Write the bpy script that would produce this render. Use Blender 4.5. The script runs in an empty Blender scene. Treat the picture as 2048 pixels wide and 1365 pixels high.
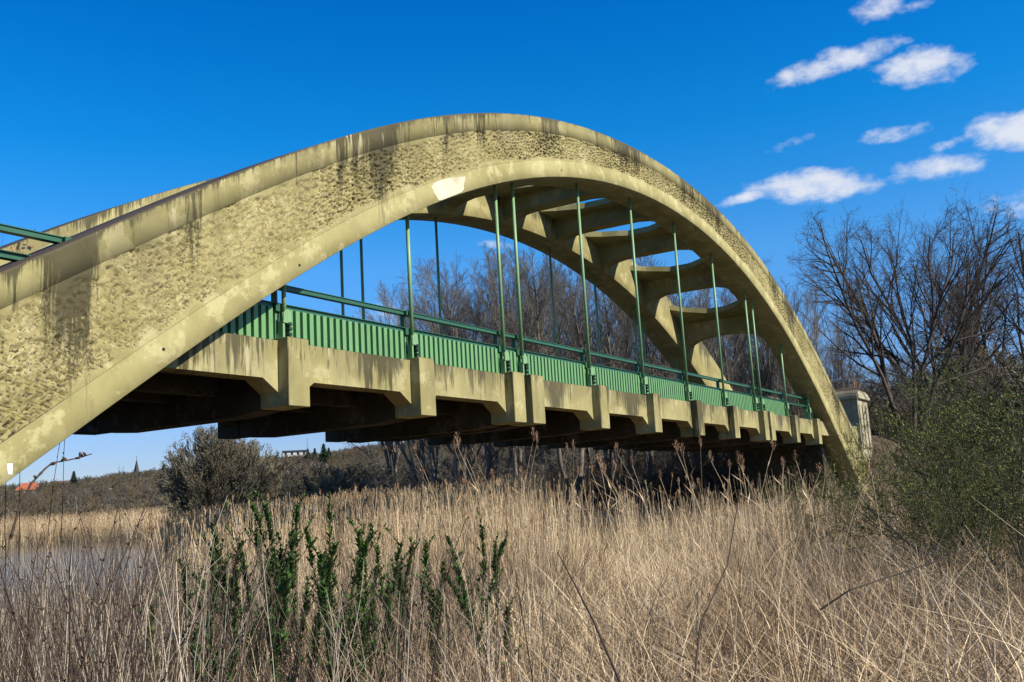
import bpy, math, random
import numpy as np
from mathutils import Vector, Matrix
random.seed(7); rng = np.random.default_rng(7)
S = 1.3                                   # bridge drawn in units of 1.3 m
C = bpy.context.scene.collection
sc = bpy.context.scene

# ------------------------------------------------------------------ camera, sky, sun
CAM = np.array([-10.0801*S, -9.64392*S, -2.41138*S])
YAW, PITCH, ROLL, FPX = 1.032466, 0.159907, -0.058487, 1984.14
def cam_axes():
    cy, sy, cp, sp = math.cos(YAW), math.sin(YAW), math.cos(PITCH), math.sin(PITCH)
    F = np.array([sy*cp, cy*cp, sp]); R = np.array([cy, -sy, 0.0]); U = np.cross(R, F)
    r = ROLL
    return F, R*math.cos(r)+U*math.sin(r), -R*math.sin(r)+U*math.cos(r)
F_, R_, U_ = cam_axes()
cd = bpy.data.cameras.new('camera'); cam = bpy.data.objects.new('camera', cd); C.objects.link(cam)
m = Matrix.Identity(4)
for i in range(3):
    m[i][0] = R_[i]; m[i][1] = U_[i]; m[i][2] = -F_[i]; m[i][3] = CAM[i]
cam.matrix_world = m
cd.sensor_width = 36; cd.lens = FPX/2048*36; cd.clip_start = 0.05; cd.clip_end = 6000
sc.camera = cam
def bearing(px, py=1000):                  # compass bearing (radians from +Y to +X) of a picture column
    d = F_ + (px-1024)/FPX*R_ - (py-682.5)/FPX*U_
    return math.atan2(d[0], d[1])
def elev(px, py):
    d = F_ + (px-1024)/FPX*R_ - (py-682.5)/FPX*U_
    return math.atan2(d[2], math.hypot(d[0], d[1]))
def place(px, dist, py=1000):              # ground position at a distance along the bearing
    b = bearing(px, py); return CAM[0]+dist*math.sin(b), CAM[1]+dist*math.cos(b)

SUN_EL = math.radians(39.5)
sun_to = Vector((0.07, -1.0, 0)).normalized()*math.cos(SUN_EL) + Vector((0, 0, math.sin(SUN_EL)))
w = bpy.data.worlds.new('World'); sc.world = w; w.use_nodes = True
nt = w.node_tree; nt.nodes.clear()
def N(nt, t, **k):
    n = nt.nodes.new(t)
    for a, v in k.items(): setattr(n, a, v)
    return n
sky = N(nt, 'ShaderNodeTexSky', sky_type='NISHITA', sun_disc=False)
sky.sun_elevation = SUN_EL; sky.sun_rotation = math.atan2(sun_to.x, sun_to.y)
sky.altitude = 0; sky.air_density = 1.0; sky.dust_density = 0.3; sky.ozone_density = 2.2
hs = N(nt, 'ShaderNodeHueSaturation'); hs.inputs['Saturation'].default_value = 1.45; hs.inputs['Value'].default_value = 1.0
nt.links.new(sky.outputs[0], hs.inputs['Color'])
tint = N(nt, 'ShaderNodeMixRGB', blend_type='MULTIPLY'); tint.inputs[0].default_value = 1
tint.inputs[2].default_value = (0.95, 1.22, 1.5, 1)
nt.links.new(hs.outputs[0], tint.inputs[1])
# clouds: soft ellipses in bearing / elevation, broken up by noise
geo = N(nt, 'ShaderNodeNewGeometry'); neg = N(nt, 'ShaderNodeVectorMath', operation='SCALE'); neg.inputs['Scale'].default_value = -1
tc = N(nt, 'ShaderNodeTexCoord')
sep = N(nt, 'ShaderNodeSeparateXYZ'); nt.links.new(tc.outputs['Generated'], sep.inputs[0])
def M(op, a, b=None, c=None, tree=None, clamp=False):
    t = tree or nt; n = N(t, 'ShaderNodeMath', operation=op, use_clamp=clamp)
    for i, v in enumerate((a, b, c)):
        if v is None: continue
        if isinstance(v, (int, float)): n.inputs[i].default_value = v
        else: t.links.new(v, n.inputs[i])
    return n.outputs[0]
az = M('ARCTAN2', sep.outputs[0], sep.outputs[1]); el = M('ARCSINE', sep.outputs[2])
comb = N(nt, 'ShaderNodeCombineXYZ'); nt.links.new(az, comb.inputs[0]); nt.links.new(M('MULTIPLY', el, 1.7), comb.inputs[1])
nz = N(nt, 'ShaderNodeTexNoise'); nz.inputs['Scale'].default_value = 38; nz.inputs['Detail'].default_value = 7; nz.inputs['Roughness'].default_value = .6
nt.links.new(comb.outputs[0], nz.inputs['Vector'])
nz2 = N(nt, 'ShaderNodeTexNoise'); nz2.inputs['Scale'].default_value = 13; nz2.inputs['Detail'].default_value = 3
nt.links.new(comb.outputs[0], nz2.inputs['Vector'])
cr = N(nt, 'ShaderNodeValToRGB'); nt.links.new(M('DIVIDE', el, math.pi/2), cr.inputs[0])
stops = [(-1, (1.0, .80, .98)), (4, (1.0, .83, 1.0)), (9, (1.35, 1.18, 1.25)), (13.5, (1.6, 1.5, 1.42)), (20.5, (.35, 1.5, 1.45)), (28, (.08, 1.3, 1.42)), (90, (.3, 1.2, 1.35))]
while len(cr.color_ramp.elements) < len(stops): cr.color_ramp.elements.new(.5)
for e_, (p_, c_) in zip(cr.color_ramp.elements, stops): e_.position = max(0, p_/90)
for e_, (p_, c_) in zip(cr.color_ramp.elements, stops): e_.position = max(0, p_/90); e_.color = (c_[0]/2, c_[1]/2, c_[2]/2, 1)
t2 = N(nt, 'ShaderNodeMixRGB', blend_type='MULTIPLY'); t2.inputs[0].default_value = 1; nt.links.new(tint.outputs[0], t2.inputs[1]); nt.links.new(cr.outputs[0], t2.inputs[2])
t3 = N(nt, 'ShaderNodeVectorMath', operation='SCALE'); t3.inputs['Scale'].default_value = 2; nt.links.new(t2.outputs[0], t3.inputs[0])
cl = None
#        centre px      half sizes px   tilt  weight
for (cx, cy, a_, b_, t_, wgt) in [(1672, 126, 118, 24, .22, .95), (1838, 134, 78, 36, .08, 1.05), (1758, 14, 46, 24, .25, .7), (1832, 12, 30, 14, .3, .6),
        (1780, 270, 75, 14, .1, .75), (2030, 262, 88, 34, -.05, 1.1), (1872, 336, 88, 24, .08, .95), (1890, 292, 24, 9, .2, .55), (1632, 372, 112, 31, .02, 1.1), (1505, 392, 60, 10, .25, .75),
        (1578, 289, 38, 12, .25, .45), (985, 489, 34, 8, 0, .38), (1350, 470, 60, 22, 0, .3), (800, 640, 60, 30, 0, .3), (2100, 400, 120, 26, 0, .7)]:
    A = bearing(cx, cy); E0 = elev(cx, cy)
    t_ -= 0.10
    ca, sa = math.cos(t_), math.sin(t_)
    dx = M('MULTIPLY', M('SUBTRACT', az, A), math.cos(E0)); dy = M('SUBTRACT', el, E0)
    u = M('ADD', M('MULTIPLY', dx, ca), M('MULTIPLY', dy, sa)); v = M('SUBTRACT', M('MULTIPLY', dy, ca), M('MULTIPLY', dx, sa))
    k = FPX*.93
    u = M('DIVIDE', u, a_/k); v = M('DIVIDE', v, b_/k)
    r2 = M('ADD', M('MULTIPLY', u, u), M('MULTIPLY', v, v))
    e = M('MULTIPLY', M('SUBTRACT', 1.25, r2), wgt)
    cl = e if cl is None else M('MAXIMUM', cl, e)
cl = M('MAXIMUM', cl, -1.5)
dens = M('ADD', cl, M('MULTIPLY', M('SUBTRACT', nz.outputs[0], .5), 2.7)); dens = M('ADD', dens, M('MULTIPLY', M('SUBTRACT', nz2.outputs[0], .5), 1.2))
mr = N(nt, 'ShaderNodeMapRange', interpolation_type='SMOOTHSTEP'); nt.links.new(dens, mr.inputs[0])
mr.inputs[1].default_value = .1; mr.inputs[2].default_value = 1.6; mr.inputs[4].default_value = .93
mix = N(nt, 'ShaderNodeMixRGB'); nt.links.new(mr.outputs[0], mix.inputs[0]); nt.links.new(t3.outputs[0], mix.inputs[1]); mix.inputs[2].default_value = (9.3, 9.7, 10.7, 1)
bg = N(nt, 'ShaderNodeBackground'); bg.inputs[1].default_value = 0.056; nt.links.new(mix.outputs[0], bg.inputs[0])
wo = N(nt, 'ShaderNodeOutputWorld'); nt.links.new(bg.outputs[0], wo.inputs[0])
sd = bpy.data.lights.new('sun', 'SUN'); sun = bpy.data.objects.new('sun', sd); C.objects.link(sun)
sd.energy = 5.0; sd.angle = math.radians(.53); sd.color = (1, .94, .82)
sun.rotation_mode = 'QUATERNION'; sun.rotation_quaternion = sun_to.to_track_quat('Z', 'Y'); sun.location = (0, -20, 30)
sc.view_settings.view_transform = 'Standard'; sc.view_settings.look = 'None'; sc.view_settings.exposure = 0.6; sc.view_settings.gamma = 1
sc.cycles.max_bounces = 5; sc.cycles.diffuse_bounces = 2; sc.cycles.glossy_bounces = 2

# ------------------------------------------------------------------ materials
def new_mat(name):
    mt = bpy.data.materials.new(name); mt.use_nodes = True
    t = mt.node_tree; b = t.nodes['Principled BSDF']; b.inputs['Roughness'].default_value = .85
    b.inputs['Specular IOR Level'].default_value = .25
    return mt, t, b
def noise(t, vec, scale, detail=4, rough=.6, scl=None):
    if scl is not None:
        mp = N(t, 'ShaderNodeVectorMath', operation='MULTIPLY'); t.links.new(vec, mp.inputs[0]); mp.inputs[1].default_value = scl; vec = mp.outputs[0]
    n = N(t, 'ShaderNodeTexNoise'); n.inputs['Scale'].default_value = scale; n.inputs['Detail'].default_value = detail; n.inputs['Roughness'].default_value = rough
    t.links.new(vec, n.inputs['Vector']); return n.outputs[0]
def ramp(t, fac, a, b, lo=0., hi=1.):
    r = N(t, 'ShaderNodeMapRange', interpolation_type='SMOOTHSTEP'); t.links.new(fac, r.inputs[0])
    for i, v in enumerate((a, b, lo, hi)): r.inputs[i+1].default_value = v
    return r.outputs[0]
def mixc(t, fac, a, b, mode='MIX'):
    n = N(t, 'ShaderNodeMixRGB', blend_type=mode)
    for i, v in ((0, fac), (1, a), (2, b)):
        if isinstance(v, (int, float)): n.inputs[i].default_value = v
        elif isinstance(v, tuple): n.inputs[i].default_value = (*v, 1)
        else: t.links.new(v, n.inputs[i])
    return n.outputs[0]
def bump(t, b, h, s, d=.02):
    n = N(t, 'ShaderNodeBump'); n.inputs['Strength'].default_value = s; n.inputs['Distance'].default_value = d
    t.links.new(h, n.inputs['Height']); t.links.new(n.outputs[0], b.inputs['Normal'])
def concrete(name, c1, c2, streak=True, rough=False):
    mt, t, b = new_mat(name)
    g = N(t, 'ShaderNodeNewGeometry'); p = g.outputs['Position']
    col = mixc(t, ramp(t, noise(t, p, .9, 5), .35, .65), c1, c2)
    col = mixc(t, M('MULTIPLY', ramp(t, noise(t, p, 1.5, 8, .72), .53, .60), .55, tree=t), col, tuple(min(1, x*1.25+.05) for x in c2))       # pale bloom
    col = mixc(t, M('MULTIPLY', ramp(t, noise(t, p, 7, 5, .7), .5, .8), .25, tree=t), col, tuple(x*.62 for x in c1))
    if streak:
        at = N(t, 'ShaderNodeAttribute', attribute_name='dirt'); a = at.outputs['Fac']
        lf = noise(t, p, .55, 2, .5, (1, .6, .05)); hf = noise(t, p, 4.2, 5, .75, (1, 1, .06)); vf = noise(t, p, 17, 4, .75, (1, 1, .07))
        s = M('ADD', M('MULTIPLY', lf, 1.7, tree=t), M('ADD', M('MULTIPLY', hf, 1.0, tree=t), M('MULTIPLY', vf, .75, tree=t), tree=t), tree=t)
        s = M('ADD', s, M('MULTIPLY', a, .50, tree=t), tree=t)
        f = M('MULTIPLY', ramp(t, s, 2.02, 2.20), M('MINIMUM', M('MULTIPLY', a, 5.0, tree=t), .85, tree=t), tree=t)
        col = mixc(t, f, col, (.032, .027, .014))
        soft = M('MULTIPLY', ramp(t, M('ADD', noise(t, p, .8, 3, .6, (1, .6, .22)), M('MULTIPLY', a, .16, tree=t), tree=t), .50, .72), M('MINIMUM', M('MULTIPLY', a, .8, tree=t), .38, tree=t), tree=t)
        col = mixc(t, soft, col, (.125, .105, .055))
        # white lime runs
        f2 = M('MULTIPLY', ramp(t, noise(t, p, 6.5, 3, .6, (1, 1, .12)), .63, .72), M('MULTIPLY', a, 1.1, tree=t), tree=t)
        col = mixc(t, f2, col, (.44, .385, .23))
    # weathered upward faces
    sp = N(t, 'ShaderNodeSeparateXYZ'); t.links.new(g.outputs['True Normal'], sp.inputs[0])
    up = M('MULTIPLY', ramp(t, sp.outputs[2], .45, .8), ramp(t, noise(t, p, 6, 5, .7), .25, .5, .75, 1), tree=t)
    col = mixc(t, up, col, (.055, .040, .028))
    t.links.new(col, b.inputs['Base Color']); b.inputs['Roughness'].default_value = .9
    h = M('ADD', M('MULTIPLY', noise(t, p, 18, 6, .7), 1.0, tree=t), M('MULTIPLY', noise(t, p, 90, 3, .7), .35, tree=t), tree=t)
    bump(t, b, h, .55 if rough else .3, .03 if rough else .012)
    return mt
M_CONC = concrete('painted_concrete', (.250, .212, .082), (.335, .285, .122))
M_ROUGH = concrete('hammered_concrete', (.265, .222, .086), (.350, .292, .126), rough=True)
M_UNDERSHADE = concrete('stained_shaded_concrete', (0.034, 0.026, 0.013), (0.064, 0.048, 0.024), streak=False)  # blackened underside colour, darkened further to carry shade on far-side parts and abutments
M_OLD = concrete('old_stone', (.24, .22, .135), (.36, .32, .21))
def paint(name, c, rough=.42, dirt=.35):
    mt, t, b = new_mat(name); g = N(t, 'ShaderNodeNewGeometry'); p = g.outputs['Position']
    col = mixc(t, M('MULTIPLY', ramp(t, noise(t, p, 3, 5, .7, (1, 1, .3)), .45, .7), dirt, tree=t), c, tuple(x*.6 for x in c))
    col = mixc(t, ramp(t, M('ADD', M('MULTIPLY', noise(t, p, 30, 4, .7), .6, tree=t), M('MULTIPLY', noise(t, p, 9, 4, .7, (1, 1, .2)), .4, tree=t), tree=t), .56, .64, 0, .7), col, (.12, .06, .03))
    t.links.new(col, b.inputs['Base Color']); b.inputs['Roughness'].default_value = rough; b.inputs['Specular IOR Level'].default_value = .4
    return mt
M_GREEN = paint('green_slat_paint', (0.137, 0.288, 0.108))
M_GRAIL = paint('green_rail_paint', (0.028, 0.104, 0.056))
M_GHANG = paint('green_hanger_paint', (0.187, 0.324, 0.144))
M_BOLT = paint('dark_bolt_paint', (.02, .05, .03))
def plain(name, c, rough=.85, var=.3, scale=4.0, obj=True):
    mt, t, b = new_mat(name); g = N(t, 'ShaderNodeNewGeometry'); p = g.outputs['Position']
    oi = N(t, 'ShaderNodeObjectInfo')
    col = mixc(t, ramp(t, noise(t, p, scale, 4), .3, .7), tuple(x*(1-var) for x in c), tuple(min(1, x*(1+var)) for x in c))
    if obj: col = mixc(t, M('MULTIPLY', oi.outputs['Random'], .45, tree=t), col, tuple(x*.55 for x in c))
    t.links.new(col, b.inputs['Base Color']); b.inputs['Roughness'].default_value = rough
    return mt
M_WHITE = plain('white_paper', (.82, .82, .82), .6, .05, obj=False)
M_MARKP = plain('black_marker', (.02, .02, .02), obj=False); M_MARKB = plain('brown_marker', (.25, .12, .05), obj=False); M_RED = plain('red_marker', (.35, .06, .07), obj=False)
M_PATCH = concrete('white_limewash', (.40, .35, .21), (.58, .53, .37), streak=False)
M_BARK = plain('dark_bark', (.085, .064, .046), .95, .4, 6)
M_BARKP = plain('pale_bark', (0.170, 0.140, 0.106), .95, .45, 3)
M_TWIG = plain('grey_brown_twig_dark', (.150, .128, .102), .9, .35, 1.0)
M_TWIGG = plain('grey_brown_twig', (0.188, 0.150, 0.098), .9, .35, 1.0)
M_BUSHT = plain('dark_grey_bush_twig', (.19, .16, .105), .9, .3, 1.5)
M_OLIVE = plain('olive_bush_twig', (.085, .078, .035), .9, .4, 2.0)
M_BUD = plain('spring_bud_green', (.105, .125, .025), .7, .4, 3.0)
M_WOOD = plain('far_wood_twigs', (0.161, 0.124, 0.071), .95, .35, .04)
M_CONI = plain('conifer_needles', (.018, .035, .014), .9, .3, 1.)
M_TILE = plain('orange_roof_tile', (0.330, 0.090, 0.042), .8, .2, 3., False)
M_TILED = plain('weathered_roof_tile', (.14, .065, .045), .8, .2, 3., False)
M_WALLW = plain('white_render', (0.504, 0.490, 0.462), .8, .08, .5, False)
M_WALLG = plain('grey_render', (.35, .33, .30), .8, .1, .5, False)
M_SLATE = plain('dark_slate', (.05, .045, .045), .7, .2, 1., False)
M_GLASS = plain('window_glass', (.03, .035, .04), .15, .1, 1., False)
def blade_mat(name, dark, light, trans=.0, rough=.75, pw=1.0):
    mt, t, b = new_mat(name)
    at = N(t, 'ShaderNodeAttribute', attribute_name='tint'); oi = N(t, 'ShaderNodeObjectInfo')
    f = M('ADD', M('MULTIPLY', at.outputs['Fac'], .72, tree=t), M('MULTIPLY', oi.outputs['Random'], .28, tree=t), tree=t)
    g = N(t, 'ShaderNodeNewGeometry')
    patch = noise(t, g.outputs['Position'], .55, 5, .65)
    f = M('ADD', f, M('MULTIPLY', M('SUBTRACT', patch, .53, tree=t), 1.7, tree=t), tree=t, clamp=True); f = M('POWER', f, pw, tree=t)
    t.links.new(mixc(t, f, dark, light), b.inputs['Base Color']); b.inputs['Roughness'].default_value = rough
    return mt
M_STRAW = blade_mat('dead_grass_straw', (.150, .080, .034), (.95, .735, .45), pw=1.3)
M_THATCH = blade_mat('matted_dead_grass', (.075, .045, .026), (.42, .31, .20), pw=1.0)
M_REED = blade_mat('dry_reed_culm', (.28, .175, .085), (.90, .70, .43), pw=1.15)
M_PLUME = blade_mat('reed_plume', (0.187, 0.102, 0.051), (0.408, 0.255, 0.145))
M_WEED = blade_mat('dead_weed_stem', (.030, .019, .012), (.105, .066, .042))
M_PALE = blade_mat('pale_dead_stem', (0.324, 0.252, 0.173), (0.562, 0.475, 0.360))
M_LEAF = blade_mat('privet_leaf', (.014, .045, .006), (.075, .155, .020), pw=1.0)
M_GGRASS = blade_mat('green_grass_blade', (.03, .06, .012), (.12, .17, .04))
M_BUDS = blade_mat('bush_bud_leaf', (.05, .065, .010), (.18, .22, .035))

# ------------------------------------------------------------------ helpers
def link_mesh(name, verts, faces, mat, parent=None, smooth=False, attr=None):
    me = bpy.data.meshes.new(name)
    verts = np.asarray(verts, dtype=np.float32)
    if isinstance(faces, np.ndarray):
        n, k = faces.shape
        me.vertices.add(len(verts)); me.vertices.foreach_set('co', verts.ravel())
        me.loops.add(n*k); me.loops.foreach_set('vertex_index', faces.astype(np.int32).ravel())
        me.polygons.add(n); me.polygons.foreach_set('loop_start', np.arange(0, n*k, k, dtype=np.int32)); me.polygons.foreach_set('loop_total', np.full(n, k, dtype=np.int32))
        me.update(calc_edges=True)
    else:
        me.from_pydata([tuple(map(float, v)) for v in verts], [], faces)
    if attr:
        for an, av in attr.items():
            a = me.attributes.new(an, 'FLOAT', 'POINT'); a.data.foreach_set('value', np.asarray(av, dtype=np.float32))
    if mat: me.materials.append(mat)
    if smooth: me.polygons.foreach_set('use_smooth', np.ones(len(me.polygons), dtype=bool))
    o = bpy.data.objects.new(name, me); C.objects.link(o)
    if parent: o.parent = parent
    return o
def tag(o, label=None, cat=None, group=None, kind=None):
    if label: o['label'] = label
    if cat: o['category'] = cat
    if group: o['group'] = group
    if kind: o['kind'] = kind
    return o
def empty(name, loc=(0, 0, 0), label=None, cat=None, group=None, rz=0):
    o = bpy.data.objects.new(name, None); C.objects.link(o); o.location = loc; o.rotation_euler = (0, 0, rz); o.empty_display_size = .2
    return tag(o, label, cat, group)
def copy_tree(o, parent=None):
    c = o.copy(); C.objects.link(c)
    if parent: c.parent = parent
    for ch in list(o.children): copy_tree(ch, c)
    return c
class MB:
    def __init__(s): s.v = []; s.f = []; s.d = []
    def add(s, vs, fs, d=None):
        o = len(s.v); s.v += [tuple(v) for v in vs]; s.f += [tuple(i+o for i in f) for f in fs]
        s.d += list(d) if d is not None else [0.]*len(vs)
    def box(s, a, b, d=(0, 0)):
        (x0, y0, z0), (x1, y1, z1) = a, b
        vs = [(x, y, z) for z in (z0, z1) for y in (y0, y1) for x in (x0, x1)]
        s.add(vs, [(0, 2, 3, 1), (4, 5, 7, 6), (0, 1, 5, 4), (2, 6, 7, 3), (0, 4, 6, 2), (1, 3, 7, 5)], [d[0]]*4+[d[1]]*4)
    def prism_y(s, poly, y0, y1, d=None):      # polygon in xz extruded along y
        n = len(poly); vs = [(x, y0, z) for x, z in poly]+[(x, y1, z) for x, z in poly]
        fs = [tuple(range(n)), tuple(range(2*n-1, n-1, -1))]+[(i, i+n, (i+1) % n+n, (i+1) % n) for i in range(n)]
        s.add(vs, fs, (list(d)*2) if d is not None else None)
    def prism_z(s, poly, zf0, zf1):            # polygon in xy, zf functions of x
        n = len(poly); vs = [(x, y, zf0(x)) for x, y in poly]+[(x, y, zf1(x)) for x, y in poly]
        s.add(vs, [tuple(range(n-1, -1, -1)), tuple(range(n, 2*n))]+[(i, (i+1) % n, (i+1) % n+n, i+n) for i in range(n)])
    def prism_x(s, poly, x0, x1):
        n = len(poly); vs = [(x0, y, z) for y, z in poly]+[(x1, y, z) for y, z in poly]
        s.add(vs, [tuple(range(n-1, -1, -1)), tuple(range(n, 2*n))]+[(i, (i+1) % n, (i+1) % n+n, i+n) for i in range(n)])
    def tube(s, p, q, r0, r1=None, n=8, cap=True):
        r1 = r0 if r1 is None else r1
        p = Vector(p); q = Vector(q); dr = (q-p).normalized()
        a = dr.orthogonal().normalized(); b = dr.cross(a)
        vs = []
        for c0, r in ((p, r0), (q, r1)):
            for i in range(n):
                t = 2*math.pi*i/n; vs.append(c0+(a*math.cos(t)+b*math.sin(t))*r)
        fs = [(i, (i+1) % n, (i+1) % n+n, i+n) for i in range(n)]
        if cap: fs += [tuple(range(n-1, -1, -1)), tuple(range(n, 2*n))]
        s.add(vs, fs)
    def build(s, name, mat, parent=None, scale=S, smooth=False, off=(0, 0, 0), bevel=0):
        v = (np.array(s.v)-np.array(off))*scale
        o = link_mesh(name, v, s.f, mat, parent, smooth, {'dirt': s.d} if any(s.d) else None)
        if bevel:
            md = o.modifiers.new('bevel', 'BEVEL'); md.width = bevel; md.segments = 1; md.limit_method = 'ANGLE'; md.angle_limit = .6
        return o
def struct(o, kind='structure', label=None):
    o['kind'] = kind
    if label: o['label'] = label
    return o

# value noise for terrain
def vnoise(x, y, sc_, seed=0):
    g = np.random.default_rng(seed).random((64, 64))
    x = np.asarray(x)/sc_; y = np.asarray(y)/sc_
    xi = np.floor(x).astype(int); yi = np.floor(y).astype(int); fx = x-xi; fy = y-yi
    fx = fx*fx*(3-2*fx); fy = fy*fy*(3-2*fy)
    a = g[xi % 64, yi % 64]; b = g[(xi+1) % 64, yi % 64]; c = g[xi % 64, (yi+1) % 64]; d = g[(xi+1) % 64, (yi+1) % 64]
    return (a*(1-fx)+b*fx)*(1-fy)+(c*(1-fx)+d*fx)*fy-.5
def sstep(x, a, b):
    t = np.clip((x-a)/(b-a), 0, 1); return t*t*(3-2*t)

# ------------------------------------------------------------------ terrain
WATER_Z = -4.98
pond_pts = [(36.5, 23), (39.0, 36), (40.0, 60), (39.5, 95), (38.5, 126), (35, 136), (20, 140), (0, 130), (-25, 100), (-20, 50), (0, 27), (20, 22)]
POND = np.array([(CAM[0]+d*math.sin(math.radians(a)), CAM[1]+d*math.cos(math.radians(a))) for a, d in pond_pts])
def poly_sd(px, py, poly):                  # signed distance, negative inside
    px = np.asarray(px, float); py = np.asarray(py, float)
    dmin = np.full(px.shape, 1e9); inside = np.zeros(px.shape, bool)
    n = len(poly)
    for i in range(n):
        ax, ay = poly[i]; bx, by = poly[(i+1) % n]
        ex, ey = bx-ax, by-ay; t = np.clip(((px-ax)*ex+(py-ay)*ey)/(ex*ex+ey*ey), 0, 1)
        dmin = np.minimum(dmin, np.hypot(px-ax-t*ex, py-ay-t*ey))
        c = ((ay > py) != (by > py)) & (px < (bx-ax)*(py-ay)/((by-ay) if by != ay else 1e-9)+ax)
        inside ^= c
    return np.where(inside, -dmin, dmin)
HB = [(-60, 1.0), (0, 1.5), (25, 1.6), (30, 1.75), (35, 2.0), (38, 2.3), (42, 2.5), (47, 2.55), (51, 2.9), (60, 3.4), (75, 3.4), (100, 2.2), (140, 1.0), (180, 1.0)]
def ground_z(x, y):
    x = np.asarray(x, float); y = np.asarray(y, float)
    dx = x-CAM[0]; dy = y-CAM[1]; d = np.hypot(dx, dy); b = np.degrees(np.arctan2(dx, dy))
    z = -4.78+.25*vnoise(x, y, 6, 1)+.12*vnoise(x, y, 1.7, 2)
    sd_ = poly_sd(x, y, POND); z = np.where(sd_ < 3, z-(1-sstep(sd_, -4, 3))*1.1, z)
    # right bank below the arch foot and road embankment behind the end pillars
    bank = sstep(x, 17, 36)*.8*sstep(y, -16, -3)*(1-sstep(y, 20, 45))
    emb = sstep(x, 45, 52)*3.6*sstep(y, -5, .5)*(1-sstep(y, 6.5, 13))
    embl = sstep(-x, 10.5, 16)*4.4*sstep(y, -5, -.5)*(1-sstep(y, 6.5, 12))
    z = z+bank+emb+embl
    ang = np.interp(b, [p[0] for p in HB], [p[1] for p in HB])
    hill = np.tan(np.radians(ang))*560+1.6
    z = z+hill*sstep(d, 150, 590)*(1+.06*vnoise(x, y, 120, 5)) + sstep(d, 70, 150)*2.2*(b > 41.5)
    z = z-sstep(d, 650, 1400)*hill*.6
    return z
def polar_sheet(name, rs, nth, zf, mat, r_in=0):
    th = np.linspace(0, 2*math.pi, nth, endpoint=False)
    R, T = np.meshgrid(rs, th, indexing='ij')
    X = CAM[0]+R*np.sin(T); Y = CAM[1]+R*np.cos(T); Z = zf(X, Y)
    v = np.stack([X.ravel(), Y.ravel(), Z.ravel()], 1)
    nr = len(rs); i, j = np.meshgrid(np.arange(nr-1), np.arange(nth), indexing='ij'); j2 = (j+1) % nth
    f = np.stack([i*nth+j, i*nth+j2, (i+1)*nth+j2, (i+1)*nth+j], -1).reshape(-1, 4)[:, ::-1]
    return link_mesh(name, v, f, mat, None, True)
mt, t, b = new_mat('leaf_litter_soil'); g = N(t, 'ShaderNodeNewGeometry'); p = g.outputs['Position']
col = mixc(t, ramp(t, noise(t, p, 1.2, 6, .7), .35, .65), (.055, .038, .022), (.13, .09, .055))
col = mixc(t, ramp(t, noise(t, p, 14, 5, .7), .5, .7, 0, .7), col, (.20, .145, .09))
col = mixc(t, ramp(t, noise(t, p, .35, 4, .6), .55, .7, 0, .6), col, (.06, .075, .025))
t.links.new(col, b.inputs['Base Color']); bump(t, b, noise(t, p, 9, 6, .8), .8, .12)
M_SOIL = mt
rs = np.concatenate([np.linspace(.3, 60, 110), np.linspace(62, 160, 45), np.linspace(165, 700, 60), np.geomspace(720, 5000, 16)])
struct(polar_sheet('ground', rs, 420, ground_z, M_SOIL))
mt, t, b = new_mat('pond_water'); b.inputs['Base Color'].default_value = (.03, .045, .05, 1); b.inputs['Roughness'].default_value = .06
b.inputs['IOR'].default_value = 1.33; b.inputs['Specular IOR Level'].default_value = .6
g = N(t, 'ShaderNodeNewGeometry'); bump(t, b, noise(t, g.outputs['Position'], 2.2, 4, .6), .35, .04)
struct(link_mesh('pond_water', [(x, y, WATER_Z) for x, y in POND], [tuple(range(len(POND)))[::-1]], mt))

# ------------------------------------------------------------------ bridge
CX = 14.53                                      # crown position (units)
g_ = .69543; a0, a1, aa = 3.0516, 2.9813, 3.0
st = [0, a0, a0+a1]; st.append(st[-1]+g_)
for _ in range(5): st.append(st[-1]+aa)
st.append(st[-1]+g_); st.append(st[-1]+a1); st.append(st[-1]+a0)
YN, YW, YF = -.085, .87, 3.98                   # near arch front, arch width, far arch front
PW = .42
def even_fit(sz, deg):
    s = np.array([q[0] for q in sz]); z = np.array([q[1] for q in sz])
    A = np.stack([s**(2*k) for k in range(deg+1)], 1); c = np.linalg.lstsq(A, z, rcond=None)[0]
    def f(x, lim=18.6):
        s = np.abs(np.asarray(x, float)-CX); sl = np.minimum(s, lim)
        v = sum(c[k]*sl**(2*k) for k in range(deg+1))
        dv = sum(2*k*c[k]*lim**(2*k-1) for k in range(1, deg+1))
        return v+np.maximum(s-lim, 0)*max(dv, -.74)
    return f
zint = even_fit([(0, 5.24), (1.9, 5.19), (3.5, 4.98), (5, 4.74), (6.9, 4.28), (8.9, 3.62), (9.35, 3.45), (10.4, 3.0), (12, 2.25), (13.3, 1.58), (13.95, 1.15), (14.8, .66), (15.4, .24), (15.8, -.0), (16.45, -.44), (16.9, -.70), (17.7, -1.37), (18.5, -1.78)], 3)
zext = even_fit([(0, 6.41), (1.6, 6.36), (4.2, 6.09), (4.7, 6.07), (7.1, 5.60), (9.8, 4.80), (10.5, 4.50), (12.5, 3.67), (12.85, 3.52), (14.28, 2.78), (15, 2.45), (16.55, 1.52), (17.8, .78), (18.77, .22)], 3)
def perp(fz, x, d):                             # point offset d inward from a curve
    x = np.asarray(x, float); s = (fz(x+.01)-fz(x-.01))/.02; n = np.sqrt(1+s*s)
    return x-s/n*d*-1*-1*-1 if False else x+s/n*d*-1*-1, fz(x)-d/n
BR = empty('arch_bridge', (0, 0, 0), 'ochre concrete arch bridge with green hangers and railings crossing the reeds', 'bridge')
XL = np.arange(CX-23.4, CX+23.4+.01, .15)
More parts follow.
